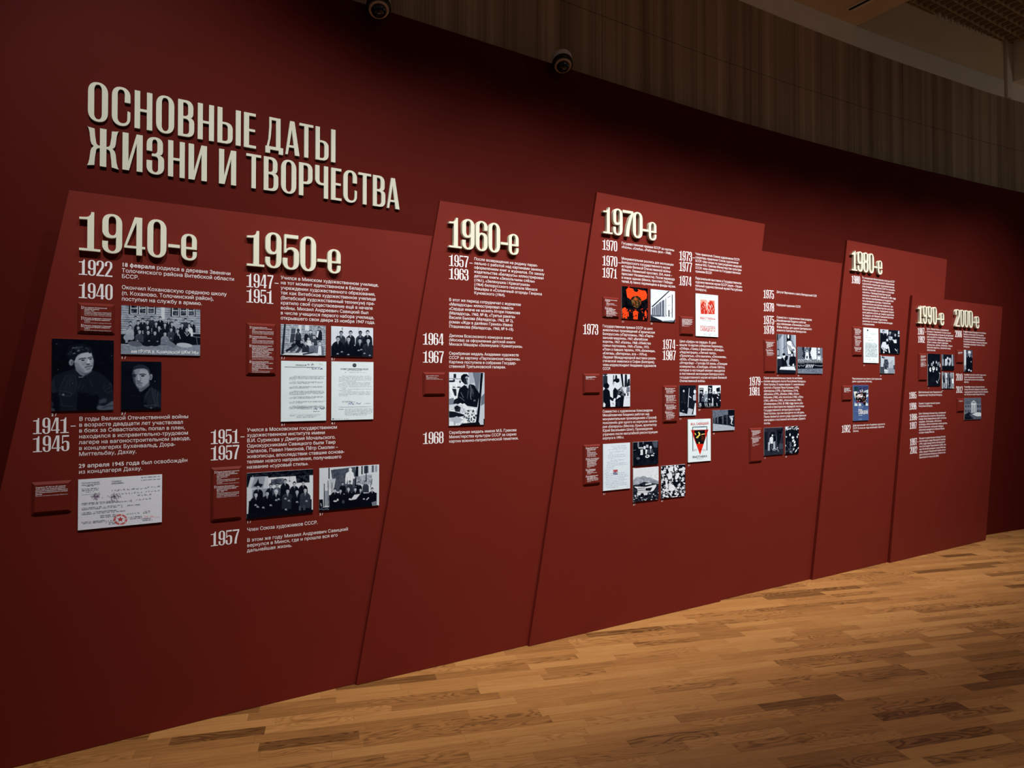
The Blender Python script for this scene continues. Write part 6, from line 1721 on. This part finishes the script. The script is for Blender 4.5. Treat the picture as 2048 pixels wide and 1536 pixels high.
add(4, [(1528.4, 855.5), (1566.7, 854.4), (1528.4, 910.9), (1566.7, 908.8)], 'photo_print', 'dark photograph of a standing person in a pale shirt before an arched opening', 'photograph', pt_arch, fr, '1', bg=.15, res=2.2)

def pt_fight(q):
    q.p(.85, 1400, 230, 1500, 225, 1420, 320, 1400, 400)
    for _ in range(40): q.e(.9, q.r.uniform(1420, 1830), q.r.uniform(225, 340), q.r.uniform(8, 28), q.r.uniform(6, 16), q.r.rand() * 3)
    for x, y, w, h in ((1545, 500, 24, 60), (1640, 600, 50, 55), (1650, 700, 40, 60), (1780, 580, 26, 50), (1810, 500, 22, 40), (1690, 760, 34, 60), (1700, 860, 40, 60), (1740, 1050, 22, 80), (1810, 960, 20, 40), (1660, 1000, 20, 60), (1430, 570, 26, 30), (1410, 870, 14, 40)):
        q.e(.92, x, y, w * .8, h * .8, q.r.rand())
    q.e(.1, 1650, 650, 26, 12); q.e(.05, 1640, 690, 10, 10)
    for _ in range(60): q.e(q.r.choice([.3, .45, .03]), q.r.normal(1540, 60), q.r.normal(920, 110), 14, 22, q.r.rand() * 3)
    q.e(.5, 1570, 1080, 40, 40); q.noise(.16, 14)
fr = (1398, 1832, 220, 212, 1165, 1135)
add(4, [(1570.6, 852.9), (1597.3, 852.4), (1570.8, 908.3), (1597.3, 906.5)], 'photo_print', 'narrow dark picture full of scattered white highlights, next to the arch photograph', 'picture', pt_fight, fr, '2', bg=.04, res=2.4, seed=3)

# ---------------------------------------------------------------- 1980s
def pt_typed(q):
    q.a[:] = np.array((.90, .965, .98))
    q.e(.1, 318, 145, 9, 13)
    for i in range(2): q.words((.6, .65, .7), 290, 345, 170 + 16 * i, 7, .7)
    for i in range(2): q.words((.5, .55, .6), 360, 440, 190 + 14 * i, 7, .9)
    q.words((.55, .6, .66), 290, 340, 222, 8, .7); q.words((.5, .55, .6), 290, 370, 248, 8, .9); q.words((.5, .55, .6), 320, 390, 285, 8, .9)
    for i in range(18): q.words((.42, .47, .53), 285, 445 - (0 if i % 6 else 20), 325 + i * 11.3, 8, .9)
    for i in range(3): q.scrawl((.5, .55, .6), 285 + 50 * i, 320 + 50 * i, 550, 12, 3); q.scrawl((.65, .7, .74), 300 + 45 * i, 340 + 45 * i, 578, 8, 3)
fr = (260, 465, 105, 120, 598, 597)
add(5, [(1726.5, 654.8), (1756.6, 657.2), (1727, 725.9), (1756.9, 725.6)], 'document_print', 'white typed letter with a small black emblem on its head', 'document', pt_typed, fr, '1', bg=.92, res=2.3)

def pt_men80(q):
    q.p(.75, 150, 118, 370, 130, 365, 330, 330, 330, 330, 240, 150, 220); q.b(.95, 350, 125, 370, 330); q.p(.12, 390, 140, 690, 150, 690, 330, 400, 320); q.noise(.3, 24, 440, 180, 640, 300); q.p(.7, 640, 170, 680, 160, 680, 280, 630, 290)
    for x, y, cc in ((240, 190, .03), (415, 210, .05), (560, 270, .05), (655, 300, .04)): q.bust(x, y, 42, coat=cc, face=.72, hair=.03, shirt=.75, body=8, turn=.5)
    q.p(.03, 150, 300, 690, 330, 690, 800, 150, 795); q.p(.6, 370, 310, 480, 330, 500, 420, 380, 430); q.noise(.7, 22, 350, 310, 520, 500); q.p(.85, 500, 420, 600, 400, 600, 500, 520, 500); q.noise(.5, 18, 500, 400, 600, 520)
    q.e(.05, 345, 420, 46, 46); q.e(.78, 340, 430, 28, 44); q.p(.04, 310, 460, 365, 455, 340, 560, 315, 530); q.p(.82, 210, 480, 300, 470, 320, 560, 370, 540, 370, 640, 330, 680, 230, 640, 170, 610)
    q.l(.8, 26, 180, 620, 260, 730); q.l(.8, 26, 240, 650, 320, 740); q.l(.9, 30, 370, 600, 400, 780); q.e(.9, 245, 765, 20, 26); q.l(.8, 20, 550, 660, 600, 720); q.b(.35, 610, 660, 635, 790); q.noise(.05, 12)
fr = (150, 690, 118, 155, 795, 800)
add(5, [(1760.4, 658.4), (1799.4, 661.1), (1760.4, 706.9), (1799.3, 707.3)], 'photo_print', 'photograph of dark-suited men with one in a white shirt leaning forward', 'photograph', pt_men80, fr, '2', bg=.1, res=2.2)

def pt_blur(q):
    q.p(.15, 148, 870, 170, 870, 160, 1350, 148, 1350); q.p(.75, 165, 880, 210, 880, 230, 1180, 190, 1180); q.e(.2, 215, 905, 22, 28); q.p(.75, 225, 960, 270, 940, 290, 1060, 240, 1080); q.e(.4, 250, 920, 26, 30)
    q.p(.3, 260, 960, 350, 960, 380, 1060, 370, 1240, 270, 1240, 250, 1100); q.noise(.25, 30, 250, 960, 380, 1240); q.p(.3, 150, 1170, 240, 1170, 240, 1350, 150, 1350); q.p(.2, 240, 1080, 255, 1080, 260, 1350, 235, 1350); q.e(.92, 275, 1270, 20, 18); q.e(.92, 320, 1275, 16, 14); q.e(.85, 350, 1210, 14, 14)
    q.l(.4, 9, 490, 980, 440, 1060, 380, 1080); q.p(.66, 400, 1120, 500, 1010, 520, 1200, 400, 1220); q.p(.55, 380, 1200, 540, 1200, 540, 1350, 360, 1350); q.p(.2, 510, 1130, 545, 1110, 545, 1250, 515, 1220); q.noise(.05, 16)
fr = (152, 548, 870, 880, 1355, 1350)
add(5, [(1760.6, 712.3), (1789.2, 713), (1760.4, 747), (1789, 746.6)], 'photo_print', 'small pale hazy photograph of people, under the leaning man', 'photograph', pt_blur, fr, '3', bg=.72, res=2.4)

def pt_blue(q):
    q.a[:] = np.array((.27, .36, .55)); q.noise(.03, 100)
    q.b((.20, .22, .38), 490, 220, 955, 420); q.noise(.18, 30, 490, 225, 955, 400); q.b((.08, .2, .22), 490, 240, 620, 390); q.noise(.25, 22, 490, 240, 620, 390)
    q.p((.84, .88, .86), 480, 395, 580, 395, 600, 480, 560, 470, 530, 650, 500, 560); q.p((.75, .82, .84), 820, 380, 950, 330, 950, 450, 830, 440); q.p((.1, .25, .32), 490, 480, 530, 680, 490, 680)
    for x, y in ((620, 420), (690, 370), (750, 350), (780, 400)): q.l((.88, .9, .88), 18, x, y - 30, x + 10, y + 50)
    q.p((.07, .05, .07), 540, 480, 620, 450, 880, 430, 880, 700, 860, 850, 800, 850, 780, 760, 560, 760, 540, 640); q.p((.9, .92, .95), 570, 600, 560, 560, 650, 490, 770, 480, 770, 580, 660, 600); q.noise(.3, 20, 570, 490, 770, 590)
    for _ in range(70): q.e([(.7, .4, .2), (.1, .08, .12), (.8, .8, .85), (.5, .12, .15), (.3, .25, .2)][q.r.randint(5)], q.r.uniform(540, 900), q.r.uniform(400, 780), 16, 12, q.r.rand() * 3)
    q.p((.82, .88, .9), 890, 510, 955, 480, 950, 560, 890, 600); q.l((.6, .15, .2), 14, 600, 700, 620, 780, 650, 700)
    for x0, x1, y in ((500, 600, 880), (630, 720, 880), (860, 950, 870)): q.p((.84, .9, .9), x0, y, x0 + 20, y - 130, x0 + 50, y - 40, x1 - 20, y - 110, x1, y)
    for i in range(2): q.words((.75, .8, .9), 625, 780, 920 + 22 * i, 14, .9)
    q.words((.75, .8, .9), 515, 610, 1078, 10, .7); q.words((.85, .9, .95), 628, 755, 1212, 18, .95)
    for i in range(3): q.words((.6, .7, .82), 628, 745, 1320 + 16 * i, 10, .8)
fr = (460, 965, 180, 176, 1390, 1365)
f = add(5, [(1706, 770.3), (1737, 770), (1706.5, 842.2), (1737, 840.2)], 'poster', 'blue poster with a crowded painting above white lettering', 'poster', pt_blue, fr, bg=.4, res=2.4)
caption_on(f, 'Михаил', .33, .71, .57, .045, M['white'])
caption_on(f, 'САВИЦКИЙ', .33, .815, .95, .098, M['white'])

# ---------------------------------------------------------------- 1990s, 2000s
def pt_faces(q):
    q.noise(.05, 80)
    for x, y, w, h, g_ in ((475, 760, 34, 80, .95), (525, 600, 32, 60, .7), (565, 540, 18, 50, .9), (570, 720, 48, 70, .95), (560, 810, 16, 36, .8), (665, 735, 26, 60, .92), (655, 530, 18, 50, .9), (705, 580, 16, 70, .7), (765, 620, 18, 70, .92), (740, 540, 14, 30, .6), (410, 630, 14, 30, .8)):
        q.e(g_, x, y, w * .8, h * .85)
    for x, y in ((490, 750), (530, 590), (570, 715), (665, 720), (575, 690)): q.e(.1, x, y, 12, 14)
    q.l(.6, 13, 730, 830, 755, 900, 745, 1010, 700, 1120); q.l(.85, 20, 650, 1100, 690, 1170); q.e(.8, 760, 865, 20, 14); q.noise(.06, 14)
fr = (402, 777, 270, 272, 1255, 1250)
add(6, [(1855.4, 707.6), (1880.5, 707.7), (1856, 771.7), (1880.5, 771.4)], 'photo_print', 'tall nearly black picture with a cluster of pale faces', 'picture', pt_faces, fr, '1', bg=.05, res=2.4)

def pt_couple(q):
    q.b(.45, 835, 300, 880, 740); q.p(.7, 860, 440, 885, 440, 885, 690, 860, 690); q.b(.75, 1130, 300, 1155, 640); q.b(.35, 1160, 300, 1200, 640); q.noise(.25, 24, 1160, 320, 1198, 640)
    q.p(.72, 930, 440, 990, 420, 1010, 560, 990, 630, 950, 640, 935, 740, 915, 700); q.p(.7, 1040, 400, 1100, 400, 1115, 480, 1100, 580, 1070, 650, 1030, 620); q.e(.8, 1005, 410, 24, 42); q.e(.1, 1040, 500, 20, 40); q.e(.85, 965, 460, 24, 30); q.p(.04, 840, 640, 1200, 640, 1200, 775, 840, 775); q.noise(.05, 20)
fr = (840, 1198, 290, 300, 770, 770)
add(6, [(1883.7, 708.6), (1908.1, 709.5), (1884, 740.1), (1907.8, 740.1)], 'photo_print', 'small dark photograph of two pale-clad people embracing', 'photograph', pt_couple, fr, '2', bg=.08, res=2.4)

def pt_stripes(q):
    for i in range(16): q.p(q.r.choice([.08, .2, .6, .75, .9]), 845 + i * 23, 850, 862 + i * 23, 850, 866 + i * 23, 1335, 850 + i * 23, 1335)
    q.p(.1, 860, 960, 900, 960, 920, 1150, 880, 1160); q.p(.9, 940, 900, 985, 880, 990, 1000, 950, 1010); q.p(.08, 1030, 1020, 1090, 1000, 1090, 1270, 1040, 1270); q.p(.9, 1140, 1040, 1180, 1050, 1180, 1200, 1120, 1160); q.noise(.4, 30)
fr = (845, 1190, 850, 850, 1340, 1335)
add(6, [(1884, 745.3), (1907.5, 745.3), (1884.4, 777.2), (1907.5, 776.9)], 'photo_print', 'small blurred photograph streaked with upright light and dark bands, under the embracing pair', 'photograph', pt_stripes, fr, '3', bg=.4, res=2.4, seed=9)

def pt_elder(q):
    q.b(.85, 275, 95, 310, 420); q.b(.35, 312, 95, 435, 250); q.noise(.4, 16, 315, 100, 433, 250)
    q.p(.03, 315, 250, 350, 215, 400, 215, 430, 260, 430, 510, 300, 515); q.e(.9, 372, 145, 26, 34); q.e(.25, 372, 175, 22, 14); q.e(.6, 372, 185, 20, 22); q.p(.9, 365, 210, 385, 210, 378, 245); q.e(.7, 402, 320, 8, 14); q.p(.6, 275, 400, 300, 380, 312, 460, 280, 490); q.e(.8, 360, 480, 16, 20); q.e(.9, 400, 495, 12, 16); q.noise(.06, 8)
fr = (272, 430, 96, 98, 515, 512)
add(6, [(1927.9, 699.9), (1945, 700.1), (1928.1, 743.6), (1944.6, 743.3)], 'photo_print', 'narrow photograph of a white-haired person in black before bookshelves', 'photograph', pt_elder, fr, bg=.3, res=2.6)

def pt_mansion(q):
    q.b(.42, 290, 1015, 600, 1130); q.p(.5, 295, 1125, 600, 1125, 600, 1300, 295, 1310); q.l(.15, 7, 295, 1125, 410, 1125); q.p(.75, 410, 1110, 460, 1062, 515, 1110); q.e(.15, 462, 1103, 12, 7); q.p(.85, 415, 1115, 510, 1115, 512, 1290, 412, 1300)
    for x in (430, 462, 494): q.b(.4, x - 5, 1150, x + 5, 1290)
    for x in (322, 360, 398, 525, 552, 580):
        q.b(.12, x - 7, 1155, x + 7, 1200); q.b(.12, x - 7, 1245, x + 7, 1290)
    for x in (345, 360, 385, 525, 540): q.l(.2, 4, x, 1115, x - 4, 1075)
    q.p(.12, 295, 1340, 380, 1285, 420, 1330, 480, 1420, 295, 1435); q.p(.4, 380, 1330, 600, 1360, 600, 1420, 460, 1425); q.p(.92, 430, 1330, 520, 1290, 600, 1300, 600, 1360, 520, 1370); q.noise(.14, 16, 300, 1300, 600, 1425); q.noise(.06, 8)
fr = (297, 597, 1017, 1015, 1440, 1418)
add(6, [(1928.6, 796), (1962, 795.7), (1929.2, 840), (1962, 837.7)], 'photo_print', 'photograph of a two-storey mansion with a white columned porch in snow', 'photograph', pt_mansion, fr, bg=.45, res=2.4)

drop_lettering()
